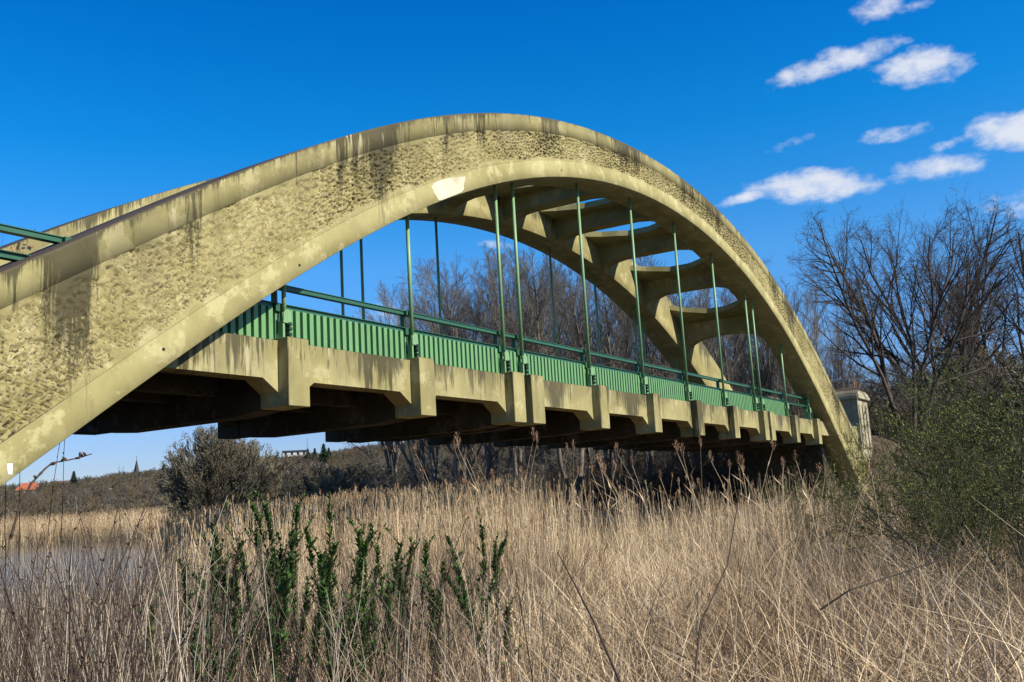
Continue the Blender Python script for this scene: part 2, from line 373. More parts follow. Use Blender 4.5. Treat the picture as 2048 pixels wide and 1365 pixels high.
def seg_off(fz, x, d):
    s = (fz(x+.01)-fz(x-.01))/.02; return fz(x)-d*np.sqrt(1+s*s)   # vertical drop giving perpendicular distance d
def build_arch(y0, outer_low_y):
    """outer face (with the two smooth bands) at outer_low_y, inner face plain"""
    y1 = y0+YW
    zi = zint(XL); ze = zext(XL); zl = seg_off(zint, XL, -.36); zu = seg_off(zext, XL, .34)
    zu = np.maximum(zu, zl+.05)
    n = len(XL); near = outer_low_y == y0
    rec = .09
    yo = y0 if near else y1; yi = y1 if near else y0; sg = 1 if near else -1
    ch = .010
    rings = [(yo+sg*ch, zi, 0), (yo, zi+ch, .04), (yo, zl, .10), (yo+sg*rec, zl+.012, .1), (yo+sg*rec, zu-.012, .5), (yo, zu, .56), (yo, zu*.35+ze*.65, .66), (yo, zu*.10+ze*.90, .80), (yo, ze-ch, 1.15), (yo+sg*ch, ze, .8),
             (yi-sg*ch, ze, 1), (yi, ze-ch, .9), (yi, zu, .35), (yi, zl, .05), (yi, zi+ch, 0), (yi-sg*ch, zi, 0)]
    v = []; d = []
    for (y, z, dd) in rings:
        v.append(np.stack([XL, np.full(n, y), z], 1)); d += [dd]*n
    v = np.concatenate(v); k = len(rings)
    i, j = np.meshgrid(np.arange(k), np.arange(n-1), indexing='ij'); i2 = (i+1) % k
    f = np.stack([i*n+j, i*n+j+1, i2*n+j+1, i2*n+j], -1).reshape(-1, 4)
    if near: f = f[:, ::-1]
    o = link_mesh('arch_rib', v*S, f[:, ::-1], M_CONC, BR, False, {'dirt': d})
    o['label'] = 'nearer concrete arch rib with hammered outer face' if near else 'farther concrete arch rib behind the deck'
    return o
arch_n = build_arch(YN, YN); arch_f = build_arch(YF, YF+YW)
# hammered panel of the near rib: real dents
def hammered():
    dx = .021; xs = np.arange(CX-21, CX+21, dx); nv = 62
    zl = seg_off(zint, xs, -.36)+.003; zu = seg_off(zext, xs, .34)-.001
    tv = np.linspace(0, 1, nv)
    X = np.repeat(xs[:, None], nv, 1); Z = zl[:, None]+(zu-zl)[:, None]*tv[None]
    # rotate sampling frame with the tangent so that rows of dents follow the arch a little
    U = X; V = Z
    pitch = .060
    H = np.zeros_like(X)
    gu = U/pitch; gv = V/pitch*1.12+.35*gu
    iu = np.floor(gu).astype(int); iv = np.floor(gv).astype(int)
    r1 = np.random.default_rng(3).random((1024, 256, 4))
    wx = .35*vnoise(X, Z, .25, 11); wz = .35*vnoise(X, Z, .25, 12)
    for a in (-1, 0, 1):
        for b_ in (-1, 0, 1):
            q = r1[(iu+a) % 1024, (iv+b_) % 256]
            cu = iu+a+.15+.7*q[..., 0]; cv = iv+b_+.15+.7*q[..., 1]
            du = gu-cu+wx; dv = gv-cv+wz
            # scoop: steep on the upper edge, tapering downward-left
            lu = du*.85+dv*.25; lv = dv-.25*du
            r2 = (lu/.50)**2+np.where(lv > 0, (lv/.17)**2, (lv/.62)**2)
            H = np.maximum(H, (.45+.75*q[..., 2])*np.clip(1-r2, 0, 1)**.65)
    big = vnoise(X, Z, .45, 21); amp = .45+1.1*np.clip(vnoise(X, Z, 1.3, 22)+.5, 0, 1)
    edge = np.minimum(tv, 1-tv)[None]*1.0; fade = sstep(edge+.16*vnoise(X, Z, .22, 31)+.10*vnoise(X, Z, .7, 32), .015, .10)
    Y = YN+.003+fade*(.010-.008*big + H*.050*amp + .016*vnoise(X, Z, .06, 23)+.012*vnoise(X, Z, .032, 24))
    dirt = np.repeat((.10+.52*tv**1.2)[None], len(xs), 0)
    v = np.stack([X.ravel(), Y.ravel(), Z.ravel()], 1); n = len(xs)
    i, j = np.meshgrid(np.arange(n-1), np.arange(nv-1), indexing='ij')
    f = np.stack([i*nv+j, (i+1)*nv+j, (i+1)*nv+j+1, i*nv+j+1], -1).reshape(-1, 4)
    o = link_mesh('hammered_panel', v*S, f, M_ROUGH, arch_n, False, {'dirt': dirt.ravel()})
hammered()
# pale patch, paper, drill holes and marker strokes, each a thin skin on its face
def skin(name, pts, y, th, mat, parent, label=None):
    mb = MB(); mb.prism_y(pts, y-th, y+.004); o = mb.build(name, mat, parent)
    if label: o['label'] = label
    return o
def px_on(px, py, y):
    d = F_+(px-1024)/FPX*R_-(py-682.5)/FPX*U_; tt = (y*S-CAM[1])/d[1]; q = (CAM+d*tt)/S; return (q[0], q[2])
ptch = [px_on(*q, YN) for q in [(862, 374), (868, 367), (876, 363), (886, 360), (896, 357), (908, 355), (920, 354), (931, 353), (930, 362), (927, 370), (928, 378), (924, 384), (915, 388), (905, 392), (895, 396), (885, 400), (877, 401), (873, 393), (868, 386), (866, 380)]]
skin('limewash_patch', ptch, YN, .002, M_PATCH, arch_n, 'white limewashed patch on the lower band of the arch')
skin('paper_notice', [px_on(*q, YN) for q in [(13, 928), (25, 927), (24, 949), (16, 949)]], YN, .004, M_WHITE, arch_n, 'small blank white paper near the arch foot')
for q in [(599, 531), (327, 699), (1123, 341)]:
    c = px_on(*q, YN); mb = MB(); mb.tube((c[0], YN-.004, c[1]), (c[0], YN+.002, c[1]), .022, n=10); mb.build('drill_hole', M_MARKP, arch_n)
def stroke(a, b, wd, mat):
    A = np.array(px_on(*a, YF)); B = np.array(px_on(*b, YF)); d = (B-A)/max(1e-6, np.linalg.norm(B-A)); nrm = np.array([-d[1], d[0]])*wd
    skin('graffiti_stroke', [tuple(A+nrm), tuple(A-nrm), tuple(B-nrm), tuple(B+nrm)][::-1], YF, .004, mat, arch_f)
for a, b, wd, mt_ in [((17, 508), (22, 494), .010, M_MARKB), ((22, 494), (29, 509), .010, M_MARKB), ((29, 509), (33, 500), .008, M_MARKB),
                      ((38.5, 486), (34, 497), .016, M_MARKP), ((34, 497.5), (34.5, 499.5), .025, M_MARKP), ((49, 489), (49.3, 491), .026, M_MARKP), ((46, 495), (47, 498), .03, M_MARKP),
                      ((60, 494), (57, 499), .03, M_MARKP), ((60, 494), (66, 493.5), .016, M_MARKB), ((37, 510), (37, 512.5), .03, M_MARKP), ((45, 504), (46.5, 511), .010, M_MARKB),
                      ((105, 474), (99, 479.5), .035, M_RED)]:
    stroke(a, b, wd, mt_)

# deck: beams, pilasters, cross beams, slab
YC = (YN+YF+YW)/2                                # centre line
def mir(y): return 2*YC-y
B0, ZB, ZM = .194, -.935, -.545
def beam_poly(x0, x1, l=True, r=True):
    p = [(x0, .0), (x0, -.74 if l else ZM)]
    if l: p += [(x0+.30, ZM)]
    if r: p += [(x1-.30, ZM), (x1, -.74)]
    else: p += [(x1, ZM)]
    return p+[(x1, .0)]
ends = [(-9.0, 0)]+[(st[i]+PW, st[i+1]) for i in range(11)]+[(st[11]+PW, 37.0)]
for k, (x0, x1) in enumerate(ends):
    poly = beam_poly(x0, x1)
    d = [.85 if z > -.1 else .40 for _, z in poly]
    for side in (0, 1):
        mb = MB(); y0, y1 = (B0, B0+.34) if side == 0 else (mir(B0+.34), mir(B0))
        n = len(poly)
        mb.prism_y(poly[::-1], y0, y1, d[::-1])
        mb.build('edge_beam', M_CONC if side == 0 else M_UNDERSHADE, BR)  # far beams take the near-black copy: their shade is in the colour
pil_src = None
for side in (0, 1):
    for k, x in enumerate(st):
        mb = MB(); y0, y1 = (0, B0+.36) if side == 0 else (mir(B0+.36), mir(0))
        wd = PW+(.05 if k == 3 else 0)
        mb.box((x, y0, ZB), (x+wd, y1, .035), (.30, .7))
        o = mb.build('pilaster', M_CONC if side == 0 else M_UNDERSHADE, BR, bevel=.012)  # shade of the far pilasters is painted in by the dark concrete
for k, x in enumerate(st):
    mb = MB(); ya, yb = B0+.38, mir(B0+.38)
    mb.prism_x([(ya, -.95), (ya+.5, -.99), (yb-.5, -.99), (yb, -.95), (yb, -.43), (ya, -.43)][::1], x+.01, x+PW-.01)
    mb.build('cross_beam', M_UNDERSHADE, BR)
mb = MB(); mb.box((-9, B0+.35, -.42), (37, mir(B0+.35), -.18)); mb.build('deck_slab', M_UNDERSHADE, BR)
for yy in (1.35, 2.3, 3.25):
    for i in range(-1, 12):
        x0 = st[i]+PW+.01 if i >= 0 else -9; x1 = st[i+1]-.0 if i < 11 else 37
        mb = MB(); mb.box((x0, yy, -.66), (x1-.01, yy+.22, -.43)); mb.build('stringer', M_UNDERSHADE, BR)
mb = MB(); mb.box((-30, .95, -.17), (60, mir(.95), -.1)); mb.build('road_surface', plain('asphalt', (.05, .05, .05), .9, .2, 8, False), BR)

# hangers
def hanger(side, x, k):
    y = YN+.435 if side == 0 else YF+.435
    xh = x+.30 if side == 0 else x+.30
    top = float(zint(np.array(xh)))
    mb = MB(); mb.tube((xh, y, .40), (xh, y, top+.05), .034, n=10)
    o = mb.build('hanger_rod', M_GHANG, BR, smooth=False)
    for f in o.data.polygons: f.use_smooth = len(f.vertices) == 4
    b_ = MB()
    for sx in (-1, 1):
        xx = xh+sx*.062
        b_.prism_y([(xx-.020, .036), (xx+.020, .036), (xx+.020, .30), (xh+sx*.030 if sx > 0 else xx+.020, .49 if sx > 0 else .44), (xh+.0 if sx > 0 else xh, .50), (xx-.020 if sx < 0 else xh, .44 if sx < 0 else .40), (xx-.020, .30)], y-.05, y-.03)
        b_.box((xx-.014, y-.03, .036), (xx+.014, y+.05, .33))
    b_.prism_y([(xh-.085, .30), (xh+.085, .30), (xh+.075, .44), (xh+.03, .50), (xh-.03, .50), (xh-.075, .44)][::1], y-.065, y-.052)
    b_.box((xh-.14, y-.12, .036), (xh+.14, y+.12, .058))
    br = b_.build('hanger_bracket', M_GHANG, o)
    for zz in (.13, .21, .28):
        c = MB(); c.tube((xh+.02, y-.11, zz), (xh+.02, y-.03, zz), .032, n=6); c.build('bolt', M_BOLT, o)
for k, x in enumerate(st):
    for side in (0, 1): hanger(side, x, k)

# railings: handrail, top rail, ribbed slats
slat_src = {}
def railing(side):
    y = .50 if side == 0 else mir(.50); sg = 1 if side == 0 else -1
    lab = 'green railing along the near edge of the deck' if side == 0 else 'green railing along the far edge of the deck'
    posts = [-9, -6.1, -3.1]+[x+.30 for x in st]+[31.5, 34.5]
    for i in range(len(posts)-1):
        x0, x1 = posts[i], posts[i+1]
        rp = MB(); rp.box((x0, y-.05, .835), (x1, y+.05, .895)); rp.box((x0, y-.065, .895), (x1, y+.065, .905))
        root = rp.build('railing_bay', M_GRAIL, BR, off=(x0, y, 0)); root.location = (x0*S, y*S, 0)
        root['label'] = 'handrail bay with ribbed infill on the '+('near side' if side == 0 else 'far side')
        tr = MB(); tr.box((0, -.05, .535), (x1-x0, .055, .60)); tr.box((0, -.07*sg-.012, .60), (x1-x0, .06, .61)); tr.build('top_rail', M_GRAIL, root)
        tr = MB(); tr.box((0.05, -.05, .015), (x1-x0-.05, .055, .055)); tr.build('bottom_rail', M_GRAIL, root)
        if not (x0 > 22.9 and side == 0) and x1 > -1: tr = MB(); tr.box((.03, -.01, .06), (x1-x0-.03, 0, .53)) ; tr.build('groove_shade_sheet', M_GRAIL, root)  # dark sheet behind the slats, painting shade into the grooves
        for xx in (.06, x1-x0-.10):
            tr = MB(); tr.box((xx, -.07, .02), (xx+.035, .03, .57)); tr.build('frame_post', M_GREEN, root)
        tr = MB(); tr.box((-.06, -.045, .04), (-.02, .045, .895)); tr.box((-.08, -.11 if sg > 0 else -.04, .83), (.04, .04 if sg > 0 else .11, .90)); tr.box((-.12, -.11 if sg > 0 else -.04, .48), (.04, .04 if sg > 0 else .11, .60)); tr.build('post', M_GRAIL, root)
        if side == 1 and 4 < i < 12: n = 0
        n = int((x1-x0-.26)/.142)
        if 6 <= i <= 8 and x1-x0 < 1: n = max(1, n)
        if x0 > 22.9 and side == 0: n = min(n, 5) if x0 < 23.5 else 0
        if x0 > 22.9:                               # last bays stand nearly empty
            pass
        if x1 < -1: n = 0
        for q in range(n):
            if 'a' not in slat_src:
                mb = MB(); mb.prism_z([(0, -.012), (.010, -.11), (.092, -.11), (.108, -.012)], lambda x: .05, lambda x: .53)
                s0 = mb.build('slat', M_GREEN, root); slat_src['a'] = s0; o = s0
            else:
                o = slat_src['a'].copy(); C.objects.link(o); o.parent = root
            o.location = ((.125+q*(x1-x0-.26)/max(n, 1))*S, 0, 0)
railing(0); railing(1)
# light angle iron closing the railing along the near arch
def irons(p, q):
    mb = MB(); A = px_on(*p, .80); B = px_on(*q, .80)
    mb.tube((A[0], .80, A[1]), (B[0], .80, B[1]), .022, n=5); mb.build('closing_angle', M_GHANG, BR)
irons((-60, 566), (121, 483.5))

# braces between the ribs
def brace(x, web_depth=.62, portal=False):
    sl = float((zext(x+.05)-zext(x-.05))/.1)
    zt = float(zext(np.array(x)))-.30*math.sqrt(1+sl*sl)
    yi0, yi1 = YN+YW, YF
    def top(xx): return zt+(xx-x)*sl
    hw = .66
    pts = [(-1.25, 0), (-.98, .45), (-hw, 1.25)]
    L = yi1-yi0; pl = []
    for dx_, dy_ in pts: pl.append((x+dx_, yi0+dy_))
    for dx_, dy_ in pts[::-1]: pl.append((x+dx_, yi1-dy_))
    for dx_, dy_ in pts: pl.append((x-dx_, yi1-dy_))
    for dx_, dy_ in pts[::-1]: pl.append((x-dx_, yi0+dy_))
    mb = MB(); mb.prism_z(pl, lambda q: top(q)-.17, lambda q: top(q))
    o = mb.build('cross_brace', M_CONC, BR)
    # web with knees
    zb = zt-.17-web_depth*.72; zlow = float(zint(np.array(x)))+.06
    kn = [(0, 0), (.10, .42), (.34, .78), (.70, 1.0)]
    if portal: kn = [(0, 0), (.18, .45), (.6, .82), (1.3, 1.0)]; zb = zt-.17-.5
    w_ = [(yi0, zt-.10)]
    for yy, f in kn: w_.append((yi0+yy, zlow+(zb-zlow)*f))
    for yy, f in kn[::-1]: w_.append((yi1-yy, zlow+(zb-zlow)*f))
    w_.append((yi1, zt-.10))
    mb = MB(); mb.prism_x(w_, x-.25, x+.25); mb.build('brace_web', M_CONC, o)
for i, x in enumerate([3.05+.2, 6.38+.2, 9.73+.2, 12.73+.2, 15.73+.2, 18.73+.2, 22.07+.2, 25.4+.2]):
    brace(x, portal=i in (0, 7))

# abutments under both ends
for x0, x1 in ((-12, -8.4), (31.2, 37.2)):
    mb = MB(); mb.box((x0, .62, -4.6), (x1, mir(.62), -.46)); mb.build('abutment', M_UNDERSHADE, BR)  # gloom under the deck put into the wall colour
# end pillars with domed caps
def pillar(x, y, lab):
    root = empty('bridge_pillar', (x*S, y*S, -.6*S), lab, 'pillar', 'domed pillars at the bridge end')
    h0, h1 = -.9, 1.95
    mb = MB(); mb.box((.12, .12, h0), (2.18, 1.18, h1-.1), (.05, .35))
    for k in range(3):
        mb.box((.25+k*.68, .075, h0+.5), (.65+k*.68, .12, h1-.35), (.05, .25))
    mb.build('shaft', M_OLD, root)
    mb = MB(); mb.box((0, 0, h1-.1), (2.3, 1.3, h1+.06), (.2, .4)); mb.build('cornice', M_OLD, root, bevel=.03)
    mb = MB(); n = 7; prof = [(.03, 0), (.06, .12), (.14, .24), (.28, .34), (.48, .41)]
    vs = []; fs = []
    for ins, hh in prof: vs += [(ins, ins, h1+.06+hh), (2.3-ins, ins, h1+.06+hh), (2.3-ins, 1.3-ins, h1+.06+hh), (ins, 1.3-ins, h1+.06+hh)]
    for r in range(len(prof)-1):
        for q in range(4): fs.append((r*4+q, r*4+(q+1) % 4, (r+1)*4+(q+1) % 4, (r+1)*4+q))
    fs.append(tuple(range(len(vs)-4, len(vs)))); mb.add(vs, fs, [.4]*len(vs)); mb.build('domed_cap', M_OLD, root)
pillar(36.0, -.05, 'weathered stone pillar with domed cap at the near corner of the bridge end')
pillar(34.2, 3.5, 'weathered stone pillar with domed cap behind the railing at the far corner')
#END_BRIDGE
# ------------------------------------------------------------------ bare trees
def tubes(segs, n_thick=5, thin=.025):
    """segs: array (m,8): p0, p1, r0, r1 -> verts, faces (3-sided when thin)"""
    segs = np.asarray(segs, float); out_v = []; out_f = []; off = 0
    for k, sel in ((n_thick, segs[:, 6] >= thin), (3, segs[:, 6] < thin)):
        q = segs[sel]
        if not len(q): continue
        p, e = q[:, 0:3], q[:, 3:6]; d = e-p; L = np.linalg.norm(d, axis=1, keepdims=True); d = d/np.maximum(L, 1e-6)
        h = np.where(np.abs(d[:, 2:3]) < .9, np.array([[0, 0, 1.]]), np.array([[1., 0, 0]]))
        a = np.cross(d, h); a /= np.linalg.norm(a, axis=1, keepdims=True); b = np.cross(d, a)
        th = 2*np.pi*np.arange(k)/k
        ring = a[:, None]*np.cos(th)[None, :, None]+b[:, None]*np.sin(th)[None, :, None]
        v0 = p[:, None]+ring*q[:, 6][:, None, None]; v1 = e[:, None]+ring*q[:, 7][:, None, None]
        v = np.concatenate([v0, v1], 1).reshape(-1, 3)
        base = np.arange(len(q))[:, None]*2*k; i = np.arange(k)[None]; i2 = (i+1) % k
        f = np.stack([base+i, base+i2, base+i2+k, base+i+k], -1).reshape(-1, 4)
        out_v.append(v); out_f.append(f+off); off += len(v)
    return np.concatenate(out_v), np.concatenate(out_f)
def grow(seed, height, stems=1, levels=4, up=.25, spread=.55, kids=(9, 8, 6, 4), lens=(1, .5, .5, .5, .5), r0=.16, wig=.10, start=.3, stem_tilt=.18, tilt_lo=.3):
    r = np.random.default_rng(seed); segs = []; tips = []
    def branch(p, d, L, rad, lev):
        ns = max(3, int(5-lev*.6)) if lev else 9
        if lev >= levels-1: ns = 2
        step = L/ns; pts = [p]; dirs = [d]; rr = [rad]
        for i in range(ns):
            d = d+r.normal(0, wig*(1+.3*lev), 3)+np.array([0, 0, up*(.35 if lev == 0 else .22)]); d /= np.linalg.norm(d)
            q = p+d*step; r1 = max(rad*(1-.78*(i+1)/ns) if lev < levels-1 else rad*.5, .0028)
            segs.append((*p, *q, rr[-1], r1)); p = q; pts.append(p); dirs.append(d); rr.append(r1)
        tips.append(p)
        if lev >= levels: return
        nk = kids[min(lev, len(kids)-1)]; nk = int(nk*r.uniform(.8, 1.25)+.5)
        for j in range(nk):
            t_ = (start if lev == 0 else .15)+(1-(start if lev == 0 else .15))*(j+r.random())/nk
            k = min(int(t_*ns), ns-1); f = t_*ns-k
            b0 = pts[k]*(1-f)+pts[k+1]*f; dd = dirs[k+1]
            ax = r.normal(0, 1, 3); ax -= ax.dot(dd)*dd; ax /= np.linalg.norm(ax)
            ang = spread*r.uniform(.6, 1.35)
            nd = dd*math.cos(ang)+ax*math.sin(ang)
            if nd[2] < -.1: nd[2] *= .3
            nd /= np.linalg.norm(nd)
            l2 = L*lens[lev+1]*(1.15-.65*t_)*r.uniform(.7, 1.2); rb = rr[k]*(1-f)+rr[k+1]*f
            branch(b0, nd, l2, max(min(rb*.62, l2*.018), .004), lev+1)
    for s_ in range(stems):
        a = r.uniform(0, 6.28); tilt = stem_tilt*r.uniform(tilt_lo, 1.2) if stems > 1 else stem_tilt*.4
        d = np.array([math.cos(a)*math.sin(tilt), math.sin(a)*math.sin(tilt), math.cos(tilt)])
        h = height*r.uniform(.78, 1.0)
        rb_ = min(.06*stems, .35)*r.uniform(.3, 1); branch(np.array([math.cos(a)*rb_, math.sin(a)*rb_, -.15]), d, h, r0*r.uniform(.7, 1), 0)
    return np.array(segs), np.array(tips)
def clip_crown(q, zc, rx, rz, seed=1):
    r = np.random.default_rng(seed).normal(1, .06, len(q)); e = q[:, 3:6]
    return q[(np.hypot(e[:, 0], e[:, 1])/rx)**2+((e[:, 2]-zc)/rz)**2 < r]
def make_tree(segs, thick, mat_t, mat_c, names=('trunk', 'crown')):
    a = segs[segs[:, 6] >= thick]; b = segs[segs[:, 6] < thick]
    m = []
    for nm, q, mt in ((names[0], a, mat_t), (names[1], b, mat_c)):
        v, f = tubes(q); o = link_mesh(nm, v, f, mt); m.append(o.data); bpy.data.objects.remove(o)
    return m
def put_tree(meshes, name, x, y, s, rz, label, cat, group=None, sz=None, names=('trunk', 'crown'), sink=.05, mats=None):
    z = float(ground_z(x, y))-sink
    root = empty(name, (x, y, z), label, cat, group, rz); root.scale = (s, s, s if sz is None else sz)
    for nm, me in zip(names, meshes):
        o = bpy.data.objects.new(nm, me); C.objects.link(o); o.parent = root
    return root
V = {}
V['a'] = make_tree(grow(11, 15, 3, 4, up=.30, spread=.42, kids=(17, 11, 7, 4), lens=(1, .40, .45, .5, .55), r0=.17, start=.25)[0], .022, M_BARKP, M_TWIG)
V['b'] = make_tree(grow(12, 15, 2, 4, up=.28, spread=.50, kids=(18, 12, 7, 4), lens=(1, .42, .45, .5, .5), r0=.20, start=.22)[0], .022, M_BARKP, M_TWIG)
V['c'] = make_tree(grow(13, 15, 4, 4, up=.34, spread=.38, kids=(15, 10, 7, 4), lens=(1, .36, .45, .5, .5), r0=.13, start=.2, stem_tilt=.26)[0], .02, M_BARKP, M_TWIGG)
V['d'] = make_tree(clip_crown(grow(14, 14, 5, 4, up=.10, spread=.60, kids=(12, 9, 6, 5), lens=(1, .46, .46, .5, .5), r0=.21, start=.30, stem_tilt=.34, wig=.12)[0], 7.2, 7.0, 7.6), .028, M_BARK, M_BARK)
_e = clip_crown(grow(15, 6.2, 46, 3, up=.06, spread=.46, kids=(17, 10, 7), lens=(1, .32, .42, .5), r0=.05, start=.12, stem_tilt=.72, wig=.07, tilt_lo=.0)[0], 1.2, 3.6, 4.4); _e[:, 6:8] = np.maximum(_e[:, 6:8], .012)
V['e'] = make_tree(_e, .016, M_BARKP, M_BUSHT)
V['f'] = make_tree(grow(16, 5, 10, 3, up=.05, spread=.8, kids=(11, 8, 5), lens=(1, .5, .5, .5), r0=.05, start=.1, stem_tilt=.9, wig=.2)[0], .014, M_BARK, M_TWIG)
def top_of(meshes):
    z = []
    for me in meshes:
        co = np.empty(len(me.vertices)*3, np.float32); me.vertices.foreach_get('co', co); z.append(np.percentile(co[2::3], 99.8))
    return float(max(z))
def tree_at(kind, px, dist, top_py, name, label, cat='tree', group=None, rz=None, wid=1.0):
    x, y = place(px, dist); z = float(ground_z(x, y)); b = bearing(px)
    h = dist*math.tan(elev(px, top_py))+CAM[2]-z
    s = h/top_of(V[kind])
    return put_tree(V[kind], name, x, y, s*wid, random.uniform(0, 6.28) if rz is None else rz, label, cat, group, sz=s)
G1 = 'bare trees standing in a line behind the bridge'
back = [(790, 72, 600, 'a', 'lowest bare tree behind the railing between the first and second near hangers'),
        (855, 64, 545, 'c', 'bare tree behind the railing just right of the second near hanger'),
        (905, 58, 505, 'a', 'tall bare tree filling the arch opening left of the close hanger pair'),
        (965, 62, 520, 'b', 'bare tree directly behind the third near hanger'),
        (1030, 56, 492, 'a', 'tall bare tree rising behind the close pair of hangers'),
        (1085, 60, 500, 'c', 'bare tree behind the rib between the close hanger pair and the next hanger'),
        (1150, 56, 478, 'b', 'bare tree behind the hanger right of the close pair'),
        (1215, 60, 500, 'a', 'bare tree behind the middle of the farther rib'),
        (1290, 58, 520, 'b', 'bare tree seen below the braces behind the sixth near hanger'),
        (1350, 62, 500, 'c', 'bare tree seen through the brace openings behind the seventh near hanger'),
        (1425, 58, 540, 'b', 'bare tree showing between the ribs left of the right hanger pair'),
        (1500, 62, 520, 'a', 'bare tree behind the right hanger pair'),
        (1555, 64, 512, 'a', 'bare tree rising just over the right flank of the near rib'),
        (1610, 60, 560, 'c', 'low bare tree right of the near rib flank')]
for px, d, ty, k, lab in back: tree_at(k, px, d, ty, 'bare_tree', lab, group=G1)
for i, (px, ty) in enumerate([(880, 545), (935, 530), (1000, 525), (1060, 510), (1120, 505), (1185, 520), (1250, 540), (1320, 545), (1390, 560), (1460, 560), (1530, 550), (1585, 570)]):
    tree_at('abc'[i % 3], px, 80, ty, 'bare_tree', 'bare tree in the second row, half hidden behind the trees at the bridge', group='bare trees in the second row')
G2 = 'big dark bare trees right of the bridge'
for px, d, ty, k, lab, wid in [(1842, 66, 372, 'd', 'big dark bare tree with the highest crown right of the bridge', .85), (1915, 80, 395, 'd', 'big dark bare tree with thick forked stems beside the tallest one', .85),
        (2015, 90, 440, 'd', 'dark bare tree with leaning stems at the right edge', .9), (1700, 84, 600, 'c', 'slim bare tree between the rib flank and the big dark trees', .8),
        (2110, 92, 430, 'd', 'dark bare tree cut by the right picture edge', 1.0)]:
    tree_at(k, px, d, ty, 'dark_bare_tree', lab, group=G2, wid=wid)
# the round bush tree and low scrub beyond the reeds
tree_at('e', 425, 78, 858, 'bush_tree', 'round many-stemmed bare bush tree under the first bays of the deck', wid=.85, rz=1.0)
tree_at('e', 488, 84, 884, 'bush_tree', 'lower bare bush tree joined to the right of the round one', wid=.95, rz=4.0)
G3 = 'bare scrub bushes beyond the reeds'
for i, (px, d, ty, k) in enumerate([(640, 74, 935, 'e'), (720, 70, 925, 'e'), (790, 60, 905, 'f'), (860, 64, 895, 'f'), (940, 60, 890, 'f'), (1030, 58, 880, 'f'), (1120, 62, 870, 'f'), (1210, 58, 860, 'f'),
        (1300, 60, 850, 'f'), (1390, 62, 840, 'f'), (1480, 60, 820, 'f'), (1540, 84, 760, 'f'), (1620, 92, 700, 'f'), (1670, 84, 690, 'f'), (1715, 90, 690, 'f'), (1780, 74, 690, 'f'), (1840, 78, 690, 'f'), (1910, 80, 690, 'f'), (1980, 84, 700, 'e'), (2050, 84, 690, 'f')]):
    tree_at(k, px, d, ty, 'scrub_bush', 'tangled bare scrub bush in the thicket beyond the reeds and pillar', 'bush', G3, wid=1.25)
# thin pale trunks seen under the deck
pole = []
for sd_ in range(3):
    sg, _ = grow(40+sd_, 9, 1, 2, up=.3, spread=.5, kids=(7, 5), lens=(1, .22, .5), r0=.11, start=.55, wig=.05, stem_tilt=.5)
    pole.append(make_tree(sg, .03, M_BARKP, M_TWIG))
for i, px in enumerate([1062, 1085, 1110, 1130, 1148, 1160, 1176, 1192, 1207, 1222, 1240, 1256, 1270, 1290, 1312, 1330, 1352, 1375, 1400, 1425]):
    d = random.uniform(56, 66)+max(0, px-1180)*.06; x, y = place(px, d)
    put_tree(pole[i % 3], 'thin_tree', x, y, random.uniform(1.1, 1.4), random.uniform(0, 6.28), 'thin pale leaning trunk seen in the gap under the deck', 'tree', 'thin pale trunks under the deck')

# ------------------------------------------------------------------ far hill: buildings, conifers, wood
def far_pos(px, dist): 
    x, y = place(px, dist); return x, y, float(ground_z(x, y))
def house(px, dist, w_, d_, h_, roof_h, wall, roof, name, label, zoff=0., flat=False, top_py=None):
    x, y, z = far_pos(px, dist)
    if top_py is not None: z = CAM[2]+dist*math.tan(elev(px, top_py))-h_-roof_h
    root = empty(name, (x, y, z), label, 'house', rz=-bearing(px))
    gz = float(ground_z(x, y)); lo = min(-1, gz-z-1)
    mb = MB(); mb.box((-w_/2, -d_/2, lo), (w_/2, d_/2, h_)); mb.build('wall', wall, root, 1)
    mb = MB()
    if flat: mb.box((-w_/2-.4, -d_/2-.4, h_), (w_/2+.4, d_/2+.4, h_+roof_h))
    else: mb.add([(-w_/2-.5, -d_/2-.5, h_), (w_/2+.5, -d_/2-.5, h_), (w_/2+.5, d_/2+.5, h_), (-w_/2-.5, d_/2+.5, h_), (-w_/2+roof_h*.8, 0, h_+roof_h), (w_/2-roof_h*.8, 0, h_+roof_h)],
                 [(0, 1, 5, 4), (1, 2, 5), (2, 3, 4, 5), (3, 0, 4), (3, 2, 1, 0)])
    mb.build('roof', roof, root, 1)
    n = max(2, int(w_/3))
    for i in range(n):
        mb = MB(); xx = -w_/2+(i+.5)*w_/n; mb.box((xx-.6, -d_/2-.05, h_*.45), (xx+.6, -d_/2+.02, h_*.45+1.5)); mb.build('window', M_GLASS, root, 1)
house(58, 420, 9, 7, 3, 2.8, M_WALLG, M_TILE, 'house', 'house with an orange tiled roof just under the left foot of the arch', top_py=966)
house(130, 520, 12, 8, 3, 2.4, M_WALLG, M_TILED, 'house', 'dull red roofed house on the hill left of the single conifer', top_py=962)
house(592, 560, 13, 9, 3, .8, M_WALLW, M_SLATE, 'flat_house', 'white flat-roofed building on the skyline beneath the deck', flat=True, top_py=902)
house(722, 520, 11, 8, 3, 3.2, M_WALLG, M_TILED, 'house', 'red roofed house half hidden behind bare branches below the deck', top_py=893)
house(226, 420, 3, 5, 6, 1.6, M_WALLW, M_SLATE, 'house', 'narrow white house among the trees at the foot of the far hill', top_py=966)
house(255, 430, 6, 6, 3.4, 1.6, M_WALLG, M_SLATE, 'house', 'small grey house right of the narrow white house', top_py=980)
x, y, z = far_pos(273, 700); z = CAM[2]+700*math.tan(elev(273, 918))-28
root = empty('church_tower', (x, y, z), 'slim dark church spire on the far skyline', 'church')
